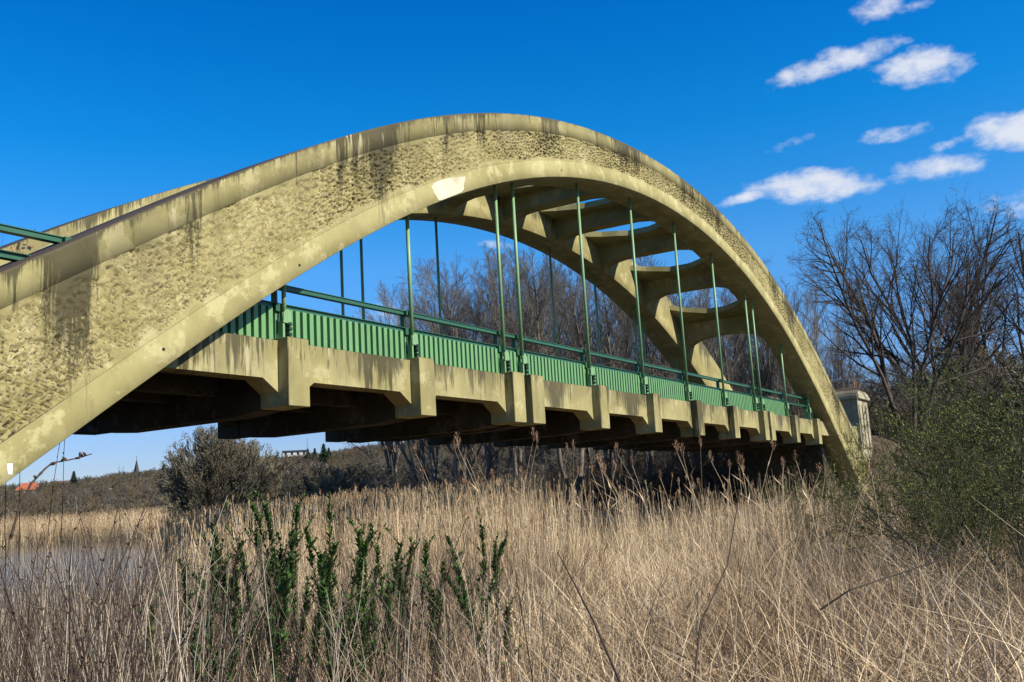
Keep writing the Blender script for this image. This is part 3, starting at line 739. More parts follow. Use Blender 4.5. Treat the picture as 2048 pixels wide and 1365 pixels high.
mb = MB(); mb.box((-2.2, -2.2, -14), (2.2, 2.2, 12)); mb.build('tower', M_WALLG, root, 1)
mb = MB(); mb.add([(-2.4, -2.4, 12), (2.4, -2.4, 12), (2.4, 2.4, 12), (-2.4, 2.4, 12), (0, 0, 28)], [(0, 1, 4), (1, 2, 4), (2, 3, 4), (3, 0, 4), (3, 2, 1, 0)]); mb.build('spire', M_SLATE, root, 1)
mb = MB(); mb.tube((0, 0, 28), (0, 0, 30), .12, n=4); mb.build('cross', M_SLATE, root, 1)
def conifer_mesh(seed):
    r = np.random.default_rng(seed); vs = []; fs = []
    for i in range(420):
        t_ = r.random()**.8; a = r.uniform(0, 6.28); rad = (1-t_)*.27*r.uniform(.55, 1.15)+.01; h = .1+t_*.9
        c = np.array([math.cos(a)*rad, math.sin(a)*rad, h]); o = len(vs); s_ = .055*(1.3-t_*.7)
        tip = c+np.array([math.cos(a)*s_*1.6, math.sin(a)*s_*1.6, -s_*.7+r.normal(0, .01)]); sd = np.array([-math.sin(a), math.cos(a), 0])*s_
        inn = np.array([math.cos(a)*rad*.2, math.sin(a)*rad*.2, h+.03])
        vs += [inn, c+sd, tip, c-sd]; fs += [(o, o+1, o+2, o+3)]
    o = link_mesh('crown', vs, fs, M_CONI); me = o.data; bpy.data.objects.remove(o)
    o = link_mesh('trunk', *tubes([(0, 0, -.3, 0, 0, .95, .03, .01)], thin=0), M_BARK); mt = o.data; bpy.data.objects.remove(o)
    return [mt, me]
CON = [conifer_mesh(s_) for s_ in (1, 2)]
for i, (px, d, ty, by, lab) in enumerate([(147, 430, 943, 960, 'small dark conifer alone on the left skyline'), (618, 430, 898, 930, 'dark conifer just right of the white flat building'), (632, 425, 897, 925, 'dark conifer between two others right of the flat building'),
        (650, 400, 888, 925, 'tallest dark conifer on the skyline under the deck'), (660, 405, 896, 925, 'rightmost dark conifer under the deck'), (328, 420, 930, 948, 'small dark conifer at the left edge of the round bush tree')]):
    x, y, z = far_pos(px, d); zt = CAM[2]+d*math.tan(elev(px, ty)); h = max(zt-z, 5); 
    root = empty('conifer', (x, y, z), lab, 'tree', 'dark conifers on the skyline'); root.scale = (h*1.0, h*1.0, h)
    for nm, me in zip(('trunk', 'crown'), CON[i % 2]): o = bpy.data.objects.new(nm, me); C.objects.link(o); o.parent = root
# leafless poplars on the skyline
V['p'] = make_tree(grow(21, 10, 1, 3, up=.8, spread=.34, kids=(22, 8, 5), lens=(1, .3, .4, .5), r0=.18, start=.1)[0], .03, M_BARK, M_TWIG)
for px, d, ty, s_, lab in [(238, 600, 925, 1, 'bare poplar left of the church spire'), (246, 610, 927, 1, 'bare poplar nearest the church spire'), (618, 380, 865, .5, 'very thin bare poplar rising above the flat building'), (550, 500, 901, 1.9, 'round bare tree on the skyline left of the flat building'), (309, 480, 930, 1.6, 'round bare tree on the skyline right of the spire')]:
    x, y, z = far_pos(px, d); h = CAM[2]+d*math.tan(elev(px, ty))-z; s = h/11.
    put_tree(V['p'], 'skyline_tree', x, y, s*s_*1.0, 0, lab, 'tree', 'bare trees on the skyline', sz=s)

# ------------------------------------------------------------------ scatter (stuff) by geometry nodes
LIB = bpy.data.collections.new('library')        # never linked to the scene: only sources for the scatters
def lib_mesh(name, v, f, mat, attr=None):
    o = link_mesh(name, v, f, mat, None, False, attr); C.objects.unlink(o); return o
def scatter(name, pts, rots, scls, srcs, label, seed=0):
    col = bpy.data.collections.new('library_'+name)
    for o in srcs: col.objects.link(o)
    me = bpy.data.meshes.new(name); me.vertices.add(len(pts)); me.vertices.foreach_set('co', np.asarray(pts, np.float32).ravel())
    a = me.attributes.new('rot', 'FLOAT_VECTOR', 'POINT'); a.data.foreach_set('vector', np.asarray(rots, np.float32).ravel())
    a = me.attributes.new('scl', 'FLOAT_VECTOR', 'POINT'); a.data.foreach_set('vector', np.asarray(scls, np.float32).ravel())
    idx = np.random.default_rng(seed).integers(0, len(srcs), len(pts))
    a = me.attributes.new('idx', 'INT', 'POINT'); a.data.foreach_set('value', idx.astype(np.int32))
    o = bpy.data.objects.new(name, me); C.objects.link(o)
    ng = bpy.data.node_groups.new('scatter_'+name, 'GeometryNodeTree')
    ng.interface.new_socket('Geometry', in_out='INPUT', socket_type='NodeSocketGeometry'); ng.interface.new_socket('Geometry', in_out='OUTPUT', socket_type='NodeSocketGeometry')
    gi = ng.nodes.new('NodeGroupInput'); go = ng.nodes.new('NodeGroupOutput')
    ci = ng.nodes.new('GeometryNodeCollectionInfo'); ci.inputs['Collection'].default_value = col; ci.inputs['Separate Children'].default_value = True; ci.inputs['Reset Children'].default_value = True
    ip = ng.nodes.new('GeometryNodeInstanceOnPoints'); ip.inputs['Pick Instance'].default_value = True
    def na(nm, ty): n = ng.nodes.new('GeometryNodeInputNamedAttribute'); n.data_type = ty; n.inputs[0].default_value = nm; return n.outputs[0]
    e2r = ng.nodes.new('FunctionNodeEulerToRotation'); ng.links.new(na('rot', 'FLOAT_VECTOR'), e2r.inputs[0])
    L = ng.links.new
    L(gi.outputs[0], ip.inputs['Points']); L(ci.outputs[0], ip.inputs['Instance']); L(na('idx', 'INT'), ip.inputs['Instance Index'])
    L(e2r.outputs[0], ip.inputs['Rotation']); L(na('scl', 'FLOAT_VECTOR'), ip.inputs['Scale']); L(ip.outputs[0], go.inputs[0])
    md = o.modifiers.new('scatter', 'NODES'); md.node_group = ng
    tag(o, label, None, None, 'stuff'); return o
def blades(n, L, lw, spread, lean, bend, seed, rad, nseg=3, droop=.0, tipw=.2):
    """bundle of n flat ribbons"""
    r = np.random.default_rng(seed); vs = []; fs = []; tn = []
    for i in range(n):
        a = r.uniform(0, 6.28); rr = rad*math.sqrt(r.random()); p = np.array([math.cos(a)*rr, math.sin(a)*rr, -.04])
        l = r.uniform(*L); wd = r.uniform(*lw); a2 = r.uniform(0, 6.28); tl = abs(r.normal(0, spread))
        d = np.array([math.cos(a2)*math.sin(tl)+lean[0], math.sin(a2)*math.sin(tl)+lean[1], math.cos(tl)]); d /= np.linalg.norm(d)
        b = r.uniform(0, 6.28); bd = np.array([math.cos(b), math.sin(b), -droop])*bend*r.uniform(.2, 1.3)
        s_ = r.uniform(0, 3.14); side = np.array([math.cos(s_), math.sin(s_), 0]); o = len(vs); ti = r.random()
        for k in range(nseg+1):
            w_ = wd*(1-(1-tipw)*k/nseg)*.5
            vs += [p-side*w_, p+side*w_]; tn += [ti, ti]
            if k: fs.append((o+2*k-2, o+2*k-1, o+2*k+1, o+2*k))
            d = d+bd/nseg; d /= np.linalg.norm(d); p = p+d*l/nseg
            if droop and p[2] < .02: p[2] = .02
    return np.array(vs), fs, {'tint': tn}
def plume_parts(p, r, s=1.0):
    vs = []; fs = []; tn = []
    for k in range(20):
        t_ = r.random(); o = len(vs); a = r.uniform(0, 6.28); sp_ = r.uniform(.1, .55); up = np.array([math.cos(a)*sp_, math.sin(a)*sp_, .9]); up /= np.linalg.norm(up)
        c = p+np.array([r.normal(0, .006), r.normal(0, .006), t_*.19*s]); sd = np.array([-math.sin(a), math.cos(a), 0])*.0035*s*(1.5-t_)
        e = c+up*.085*s*(1.3-t_)*r.uniform(.6, 1.3); vs += [c-sd*.4, c+sd*.4, e+sd, e-sd]; fs.append((o, o+1, o+2, o+3)); tn += [r.random()]*4
    return vs, fs, tn
def reed_clump(seed, n=14, L=(1.3, 2.2), rad=.22, plumes=.25, spread=.10, wd=(.005, .009), leaves=1.2):
    v, f, at = blades(n, L, wd, spread, (0, 0), .18, seed, rad, 3, tipw=.55)
    v = list(v); f = list(f); tn = list(at['tint']); r = np.random.default_rng(seed+99)
    for i in range(n):
        base = i*8
        for _ in range(int(r.poisson(leaves))):
            k = r.integers(1, 3); c = (np.array(v[base+2*k])+np.array(v[base+2*k+1]))/2; a = r.uniform(0, 6.28); o = len(v)
            d1 = np.array([math.cos(a)*.6, math.sin(a)*.6, .5])*.16; d2 = d1+np.array([math.cos(a)*.14, math.sin(a)*.14, -.06]); sd = np.array([-math.sin(a), math.cos(a), 0])*.006
            v += [c-sd*.5, c+sd*.5, c+d1+sd, c+d1-sd, c+d2]; f += [(o, o+1, o+2, o+3), (o+3, o+2, o+4)]; tn += [r.random()]*5
        if r.random() < plumes:
            c = (np.array(v[base+6])+np.array(v[base+7]))/2; pv, pf, pt = plume_parts(c-np.array([0, 0, .05]), r); o = len(v)
            v += pv; f += [tuple(i_+o for i_ in q) for q in pf]; tn += [x*.3 for x in pt]
    return np.array(v), f, {'tint': tn}
r0_ = np.random.default_rng(5)
def polar_pts(n, d0, d1, px0, px1, power=1.0, seed=1):
    r = np.random.default_rng(seed); b0, b1 = bearing(px0), bearing(px1)
    d = (d0**2+(d1**2-d0**2)*r.random(n)**power)**.5 if power != 0 else np.exp(r.uniform(math.log(d0), math.log(d1), n))
    b = r.uniform(b0, b1, n); return CAM[0]+d*np.sin(b), CAM[1]+d*np.cos(b), d, b
def in_bridge_block(x, y): return ((x > 40) & (y > .6) & (y < 5.5)) 
# far wood on the hill
wsegs = [grow(60+i, 7, 2, 3, up=.3, spread=.6, kids=(10, 6, 4), lens=(1, .45, .5, .5), r0=.12, start=.15, stem_tilt=.3)[0] for i in range(4)]
wsrc = []
for i, sg in enumerate(wsegs):
    sg = sg.copy(); sg[:, 6:8] = np.maximum(sg[:, 6:8], .03); v, f = tubes(sg, 3, 9); wsrc.append(lib_mesh('wood_tree', v, f, (M_WOOD, M_TWIG, M_WOOD, M_TWIGG)[i]))
x, y, d, b = polar_pts(11000, 150, 640, -350, 2400, 1, 3)
keep = (poly_sd(x, y, POND) > 12) & (vnoise(x, y, 40, 9) > -.42)
x, y, d = x[keep], y[keep], d[keep]; n = len(x); z = ground_z(x, y)
s_ = r0_.uniform(.42, .78, n)
scatter('far_woodland', np.stack([x, y, z-.2], 1), np.stack([0*x, 0*x, r0_.uniform(0, 6.28, n)], 1), np.stack([s_*1.3, s_*1.3, s_], 1), wsrc, 'brown leafless wood covering the far hillside')
x, y, d, b = polar_pts(1500, 85, 160, 500, 2300, 1, 4); keep = poly_sd(x, y, POND) > 6; x, y = x[keep], y[keep]; n = len(x)
s_ = r0_.uniform(.4, .8, n)
scatter('thicket', np.stack([x, y, ground_z(x, y)-.2], 1), np.stack([0*x, 0*x, r0_.uniform(0, 6.28, n)], 1), np.stack([s_*1.3, s_*1.3, s_], 1), wsrc, 'dense low leafless thicket between the reeds and the hill')

# reeds
rsrc = [lib_mesh('reed_clump', *(lambda q: (q[0], q[1]))(c), M_REED, c[2]) for c in [reed_clump(200+i, 16) for i in range(6)]]
xs_, ys_, ds_, _ = polar_pts(13000, 15, 60, 330, 2300, .8, 6)
pxc = np.degrees(np.arctan2(xs_-CAM[0], ys_-CAM[1]))
sdp = poly_sd(xs_, ys_, POND)
brg = np.arctan2(xs_-CAM[0], ys_-CAM[1]); right = brg > bearing(1075)+.03*vnoise(ds_, ds_, 4, 3)
keep = (sdp > -1.5) & ~(right & (ds_ > 30)) & ~(right & (brg > bearing(1760))) & ~(right & (np.random.default_rng(77).random(len(xs_)) > .15)) & (vnoise(xs_, ys_, 5, 31) > -.40)
xs_, ys_, ds_ = xs_[keep], ys_[keep], ds_[keep]; n = len(xs_)
h_ = (.74+.20*(vnoise(xs_, ys_, 7, 33)+.5)+r0_.uniform(-.10, .12, n))*np.interp(ds_, [14, 22, 40, 60], [.85, .95, 1.0, 1.05])
scatter('reed_bed', np.stack([xs_, ys_, ground_z(xs_, ys_)], 1), np.stack([r0_.normal(0, .06, n), r0_.normal(0, .06, n), r0_.uniform(0, 6.28, n)], 1), np.stack([h_*1.1, h_*1.1, h_*1.08], 1), rsrc, 'broad bed of dry beige reeds beyond and under the bridge')
x, y, d, b = polar_pts(9000, 112, 165, -500, 700, 1, 8); sdp = poly_sd(x, y, POND); keep = (sdp > -2) & (sdp < 14); x, y = x[keep], y[keep]; n = len(x)
h_ = r0_.uniform(1.3, 1.65, n)
scatter('far_reed_bed', np.stack([x, y, np.maximum(ground_z(x, y), WATER_Z-.1)], 1), np.stack([0*x, 0*x, r0_.uniform(0, 6.28, n)], 1), np.stack([h_*2, h_*2, h_], 1), rsrc, 'pale strip of dry reeds on the far shore of the pond')

# foreground matted grass and straw
lx, ly = -.35, .55
gs = [blades(22, (.35, 1.05), (.004, .0095), (.25, .35, .5, .8)[i % 4], (lx*.5*(i % 3), ly*.5*(i % 3)), (.6, 1.2, 1.8)[i % 3], 300+i, .16, 4, .5) for i in range(8)]+[blades(9, (.25, .7), (.010, .020), .8, (0, 0), 2.4, 390+i, .2, 5, .9, .1) for i in range(2)]+[blades(10, (.5, 1.1), (.004, .007), .55, (0, 0), .5, 395+i, .2, 2, 0) for i in range(2)]
gsrc = [lib_mesh('grass_clump', g_1[0], g_1[1], M_STRAW, g_1[2]) for g_1 in gs]
ts = [blades(30, (.25, .6), (.004, .009), 1.0, (0, 0), .9, 320+i, .25, 3, .8) for i in range(4)]
tsrc = [lib_mesh('thatch_clump', g_1[0], g_1[1], M_THATCH, g_1[2]) for g_1 in ts]
x, y, d, b = polar_pts(8200, 1.6, 17, -500, 2550, .8, 12)
keep = (poly_sd(x, y, POND) > .5) & ~((b < bearing(420)) & (d > 12)) & ~((b < bearing(360)) & (np.random.default_rng(4).random(len(x)) < .55)) & (vnoise(x, y, .9, 61)+.5*vnoise(x, y, .35, 62) > -.16); x, y, d, b = x[keep], y[keep], d[keep], b[keep]; n = len(x)
h_ = np.interp(np.degrees(b), [20, 40, 52, 60, 85], [1.1, 1.15, .98, .9, .9])*r0_.uniform(.65, 1.25, n)*np.interp(d, [1.6, 4, 10], [.7, 1, 1.1])*(1+.5*vnoise(x, y, 1.8, 40))
scatter('dead_grass', np.stack([x, y, ground_z(x, y)], 1), np.stack([r0_.normal(0, .24, n), r0_.normal(0, .24, n), r0_.uniform(-1.3, 1.3, n)], 1), np.stack([h_, h_, h_*.95], 1), gsrc, 'long bent dead straw grass covering the foreground')
x, y, d, b = polar_pts(9000, 1.5, 30, -500, 2600, .8, 13); keep = (poly_sd(x, y, POND) > .5); x, y, d = x[keep], y[keep], d[keep]; n = len(x)
h_ = r0_.uniform(.7, 1.2, n)
scatter('matted_grass', np.stack([x, y, ground_z(x, y)+.02], 1), np.stack([r0_.normal(0, .15, n), r0_.normal(0, .15, n), r0_.uniform(0, 6.28, n)], 1), np.stack([h_, h_, h_*.8], 1), tsrc, 'matted brown thatch under the standing grass')
# long fallen stems lying crosswise on top of the grass
fl = [blades(12, (.45, 1.1), (.004, .009), 1.25, (0, 0), .5, 420+i, .35, 3, .2) for i in range(5)]
fls = [lib_mesh('fallen_clump', q[0], q[1], M_STRAW, q[2]) for q in fl]
x, y, d, b = polar_pts(4200, 2.2, 15, 150, 2500, .8, 19); keep = (poly_sd(x, y, POND) > 1) & (r0_.random(len(x)) < np.interp(np.degrees(b), [38, 50, 62], [.15, .6, 1])); x, y, d = x[keep], y[keep], d[keep]; n = len(x)
s_ = r0_.uniform(.7, 1.3, n)
scatter('fallen_stems', np.stack([x, y, ground_z(x, y)+r0_.uniform(.12, .50, n)], 1), np.stack([r0_.normal(0, .3, n), r0_.normal(0, .3, n), r0_.uniform(0, 6.28, n)], 1), np.stack([s_, s_, s_*.6], 1), fls, 'bleached fallen stems lying crosswise on the grass')
x = r0_.uniform(44, 90, 420); y = r0_.uniform(-9, 16, 420); keep = ~((x < 53) & (y < 6.5)) & ~((y > 1) & (y < 5)); x, y = x[keep], y[keep]; n = len(x); s_ = r0_.uniform(.18, .40, n)
scatter('bank_scrub', np.stack([x, y, ground_z(x, y)-.1], 1), np.stack([0*x, 0*x, r0_.uniform(0, 6.28, n)], 1), np.stack([s_*1.4, s_*1.4, s_], 1), wsrc, 'low leafless scrub on the embankment behind the end pillars')
gg = [blades(40, (.12, .34), (.003, .006), .5, (0, 0), .7, 340+i, .12, 3) for i in range(3)]
ggs = [lib_mesh('green_clump', q[0], q[1], M_GGRASS, q[2]) for q in gg]
x, y, d, b = polar_pts(3500, 2.5, 12, -200, 2300, .8, 14); keep = (vnoise(x, y, 1.6, 50) > .13); x, y, d = x[keep], y[keep], d[keep]; n = len(x)
s_ = r0_.uniform(.8, 1.6, n)
scatter('green_grass', np.stack([x, y, ground_z(x, y)], 1), np.stack([r0_.normal(0, .15, n), r0_.normal(0, .15, n), r0_.uniform(0, 6.28, n)], 1), np.stack([s_, s_, s_], 1), ggs, 'fresh green grass tufts showing through the straw')
x, y, d, b = polar_pts(3200, 13, 46, 1020, 2350, .9, 18); keep = (vnoise(x, y, 3, 71) > -.3) & ~((x > 36) & (y > -3) & (y < 5.6)); x, y, d = x[keep], y[keep], d[keep]; n = len(x)
s_ = r0_.uniform(.8, 1.6, n)
scatter('undergrowth', np.stack([x, y, ground_z(x, y)], 1), np.stack([r0_.normal(0, .2, n), r0_.normal(0, .2, n), r0_.uniform(0, 6.28, n)], 1), np.stack([s_*1.2, s_*1.2, s_*.9], 1), tsrc+gsrc[:4], 'brown tangled undergrowth on the ground beneath and beside the bridge')
# taller weed stems, dense (stuff) on the left
ws = [blades(12, (.6, 1.5), (.0025, .0055), .17, (0, 0), .35, 360+i, .25, 4, tipw=.35) for i in range(5)]
wsr = [lib_mesh('weed_clump', q[0], q[1], M_WEED if i < 4 else M_PALE, q[2]) for i, q in enumerate(ws)]
x, y, d, b = polar_pts(4400, 3.2, 13, -300, 1100, .9, 15); keep = (r0_.random(len(x)) < np.interp(np.degrees(b), [20, 39, 42, 56, 60], [1, 1, .28, .13, .06])); x, y, d = x[keep], y[keep], d[keep]; n = len(x)
s_ = r0_.uniform(.7, 1.2, n)
scatter('weed_stems', np.stack([x, y, ground_z(x, y)], 1), np.stack([r0_.normal(0, .1, n), r0_.normal(0, .1, n), r0_.uniform(0, 6.28, n)], 1), np.stack([s_, s_, s_], 1), wsr, 'thin dark and pale dead weed stems crowding the left foreground')

# ------------------------------------------------------------------ near plants, one by one
def leaf_quad(vs, fs, tn, c, d, up, L, W, ti):
    d = d/np.linalg.norm(d); s_ = np.cross(d, up); s_ = s_/max(np.linalg.norm(s_), 1e-5); nn = np.cross(s_, d); o = len(vs)
    vs += [c, c+d*L*.45+s_*W*.5+nn*W*.12, c+d*L, c+d*L*.45-s_*W*.5+nn*W*.12, c+d*L*.5]
    fs += [(o, o+4, o+1), (o+1, o+4, o+2), (o+2, o+4, o+3), (o+3, o+4, o)]; tn += [ti]*5
def privet(seed, n_st=5, H=1.7):
    r = np.random.default_rng(seed); segs = []; vs = []; fs = []; tn = []
    for k in range(n_st):
        a = r.uniform(0, 6.28); p = np.array([math.cos(a), math.sin(a), 0])*r.uniform(.02, .16)-np.array([0, 0, .05])
        d = np.array([math.cos(a)*.12, math.sin(a)*.12, 1]); h = H*r.uniform(.55, 1.0); ns = 12; rad = .007
        for i in range(ns):
            d = d+r.normal(0, .06, 3); d[2] = abs(d[2]); d /= np.linalg.norm(d); q = p+d*h/ns
            segs.append((*p, *q, rad*(1-.07*i), rad*(1-.07*(i+1)))); t_ = (i+1)/ns
            if t_ > .45:
                for j in range(int((8+34*t_*t_)*r.uniform(.4, 1.5))):
                    aa = r.uniform(0, 6.28); c = p+(q-p)*r.random(); dd = np.array([math.cos(aa), math.sin(aa), r.uniform(.5, 1.5)])
                    leaf_quad(vs, fs, tn, c, dd, np.array([0, 0, 1.]), r.uniform(.034, .06), r.uniform(.015, .024), r.random())
                if r.random() < .7:     # short side shoot
                    aa = r.uniform(0, 6.28); sd = np.array([math.cos(aa)*.7, math.sin(aa)*.7, .9]); sl = r.uniform(.06, .18); e = q+sd*sl
                    segs.append((*q, *e, .003, .002))
                    for j in range(16):
                        a3 = r.uniform(0, 6.28); c = q+(e-q)*r.uniform(.2, 1); leaf_quad(vs, fs, tn, c, np.array([math.cos(a3), math.sin(a3), r.uniform(.5, 1.6)]), np.array([0, 0, 1.]), r.uniform(.026, .045), r.uniform(.011, .018), r.random())
            p = q
    sv, sf = tubes(segs, 5, .0); o1 = link_mesh('stem', sv, sf, M_WEED); o2 = link_mesh('leaf_cluster', vs, fs, M_LEAF, None, False, {'tint': tn})
    ms = [o1.data, o2.data]; bpy.data.objects.remove(o1); bpy.data.objects.remove(o2); return ms
PV = [privet(500+i, 3+i % 3) for i in range(4)]
def put(meshes, names, name, x, y, s, sz, rz, label, cat, group, tilt=(0, 0), stuff=()):
    z = float(ground_z(x, y)); root = empty(name, (x, y, z), label, cat, group); root.rotation_euler = (tilt[0], tilt[1], rz); root.scale = (s, s, sz)
    for nm, me in zip(names, meshes):
        o = bpy.data.objects.new(nm, me); C.objects.link(o); o.parent = root
        if nm in stuff: o['kind'] = 'stuff'
    return root
def height_to(px, py, d):
    x, y = place(px, d); return x, y, CAM[2]+d*math.tan(elev(px, py))-float(ground_z(x, y))
GP = 'green leafy shrub shoots in front of the reeds'
for i, (px, ty, d, lab) in enumerate([(548, 946, 6.2, 'tallest green leafy shrub, its top sprig reaching the dark far tree line'), (592, 972, 5.8, 'bushy green shrub just right of the tallest sprig'),
        (478, 988, 5.6, 'green shrub with a single pointed sprig left of the tallest one'), (512, 1002, 5.2, 'dense dark green shrub between two taller sprigs'), (526, 975, 6.4, 'thin green shoot with a round leafy head beside the tallest shrub'),
        (632, 972, 6.0, 'green shoot with leaves hugging an upright stem'), (612, 1000, 5.2, 'broad green shrub below the middle sprigs'), (663, 987, 6.4, 'green shoot with a small round head'),
        (702, 985, 6.2, 'lone green sprig at the right end of the tall sprigs'), (686, 1020, 5.0, 'low green shrub under the lone sprig'), (448, 1035, 5.2, 'low green shrub near the right end of the pond'),
        (410, 1060, 4.6, 'short green shrub against the pond water'), (560, 1060, 4.5, 'dense low green shrub in the middle of the shrub patch'), (645, 1065, 4.4, 'low green shrub with glossy leaves at the patch centre'),
        (745, 1040, 5.4, 'small green shrub right of the patch among straw stems'), (790, 1015, 6.4, 'thin green shoot in front of the reed bed'), (838, 1005, 6.6, 'narrow green shoot before the pale reeds'),
        (875, 1065, 5.6, 'low green shoot beside the narrow tall one'), (935, 1008, 6.4, 'slim dark green sprig standing apart to the right'), (975, 1048, 5.4, 'rightmost green sprig in the straw'),
        (345, 1095, 5.0, 'small green shoot at the pond edge'), (500, 1110, 4.1, 'low green foliage nearest the camera left of centre')]):
    d = d*1.4; x, y, h = height_to(px, ty, d)
    put(PV[i % 4], ('stem', 'leaf_cluster'), 'green_shrub', x, y, 1.05, h/1.7, i*1.3, lab, 'shrub', GP, stuff=('leaf_cluster',))

# budding bushes on the right bank
def bud_bush(seed, H, stems, spread, n_leaf, mat_t=M_OLIVE, tilt=.6):
    segs, _ = grow(seed, H, stems, 3, up=.12, spread=spread, kids=(9, 6, 5), lens=(1, .55, .5, .5), r0=.032, start=.12, stem_tilt=tilt, wig=.15)
    r = np.random.default_rng(seed); th = segs[segs[:, 6] < .012]; vs = []; fs = []; tn = []
    k = r.integers(0, len(th), n_leaf); t_ = r.random(n_leaf)[:, None]; c = th[k, 0:3]*(1-t_)+th[k, 3:6]*t_
    d = r.normal(0, 1, (n_leaf, 3))+np.array([0, 0, .6]); d /= np.linalg.norm(d, axis=1, keepdims=True); s_ = np.cross(d, r.normal(0, 1, (n_leaf, 3))); s_ /= np.linalg.norm(s_, axis=1, keepdims=True)
    L = r.uniform(.020, .050, n_leaf)[:, None]; W = L*.45
    v = np.stack([c, c+d*L*.5+s_*W*.5, c+d*L, c+d*L*.5-s_*W*.5], 1).reshape(-1, 3); f = np.arange(n_leaf*4).reshape(-1, 4)
    a, b_ = make_tree(segs, .011, M_BARKP, mat_t)
    o = link_mesh('bud_leaf', v, f, M_BUDS, None, False, {'tint': np.repeat(r.random(n_leaf), 4)}); me = o.data; bpy.data.objects.remove(o)
    return [a, b_, me]
BB = [bud_bush(700, 3.0, 7, .6, 6500), bud_bush(701, 3.0, 9, .7, 6500, tilt=.85)]
GB = 'budding bushes on the right bank'
for i, (px, ty, d, k, wd, lab) in enumerate([(1935, 715, 14.5, 0, .72, 'largest budding bush with upright branching stems on the right bank'), (2040, 700, 13.5, 1, .75, 'budding bush cut by the right picture edge'),
        (1900, 735, 17, 1, .6, 'budding bush in front of the big dark tree stems'), (1835, 880, 19, 0, .5, 'budding bush growing just right of the stone pillar'), (1700, 935, 20, 1, .5, 'low budding bush veiling the foot of the near rib'),
        (2000, 780, 18, 0, .8, 'budding bush behind the largest one'), (1890, 870, 12, 1, .5, 'low budding bush at the foot of the largest one'),
        (1705, 845, 23, 0, .5, 'sparse budding bush veiling the arch foot and the stone pillar'), (1590, 930, 21, 1, .45, 'small budding bush under the last deck bays'), (2090, 760, 11, 0, 1.0, 'budding bush beyond the right picture edge')]):
    x, y, h = height_to(px, ty, d); s = h/top_of(BB[k][:2])
    put(BB[k], ('trunk', 'twig_crown', 'bud_leaf'), 'budding_bush', x, y, max(s, .35)*wd, s, i*2.1, lab, 'bush', GB, stuff=('bud_leaf', 'twig_crown'))

# tall single reeds with plumes
def reed_single(seed, H=2.6):
    r = np.random.default_rng(seed); segs = []; p = np.array([0, 0, -.05]); a = r.uniform(0, 6.28); d = np.array([math.cos(a)*.07, math.sin(a)*.07, 1.]); d /= np.linalg.norm(d); lv = []; lf = []; lt = []
    for i in range(9):
        d = d+np.array([math.cos(a), math.sin(a), 0])*.035*r.uniform(.2, 1.6); d /= np.linalg.norm(d); q = p+d*H/9; segs.append((*p, *q, .0042-.0003*i, .0042-.0003*(i+1)))
        if i in (4, 6, 7): leaf_quad(lv, lf, lt, q, np.array([math.cos(a+i), math.sin(a+i), .8]), np.array([0, 0, 1.]), .26, .014, r.random())
        p = q
    v, f = tubes(segs, 5, 0); m1 = link_mesh('culm', v, f, M_REED, None, False, {'tint': np.full(len(v), .6)})
    vs, fs, tn = [], [], []
    for k in range(2):
        a_, b_, c_ = plume_parts(p-np.array([0, 0, .03]), r, .85); o = len(vs); vs += a_; fs += [tuple(i_+o for i_ in q_) for q_ in b_]; tn += c_
    m2 = link_mesh('plume', vs, fs, M_PLUME, None, False, {'tint': tn}); m3 = link_mesh('leaf', lv, lf, M_REED, None, False, {'tint': lt})
    ms = [m1.data, m2.data, m3.data]
    for o in (m1, m2, m3): bpy.data.objects.remove(o)
    return ms
RS = [reed_single(800+i) for i in range(5)]
for i, (px, ty) in enumerate([(925, 862), (990, 856), (1003, 846), (1020, 850), (1043, 836), (1007, 872), (1047, 880), (1100, 878), (1140, 866), (1310, 878), (1325, 884), (1360, 853), (1398, 862), (1412, 866), (1456, 846), (1504, 884), (1522, 870), (1763, 742),
        (960, 905), (1060, 905), (1175, 900), (1230, 890), (1265, 905), (1340, 895), (1440, 900), (1475, 862), (1548, 890), (1580, 880), (1600, 900), (830, 935), (880, 925), (1085, 915), (1200, 925), (1380, 915), (1535, 915), (1495, 930), (1625, 905), (1650, 880)]):
    d = random.uniform(9.5, 13.5); x, y, h = height_to(px, ty+4, d)
    put(RS[i % 5], ('culm', 'plume', 'leaf'), 'tall_reed', x, y, 1.0, h/2.72, i*2.4, 'tall dry reed with a brown plume standing against the dark deck underside' if ty < 890 and px != 1763 else ('tall reed with a pinkish plume in front of the right bushes' if px == 1763 else 'dry reed rising a little above the straw under the deck'), 'reed', 'tall single reeds in front of the bridge')

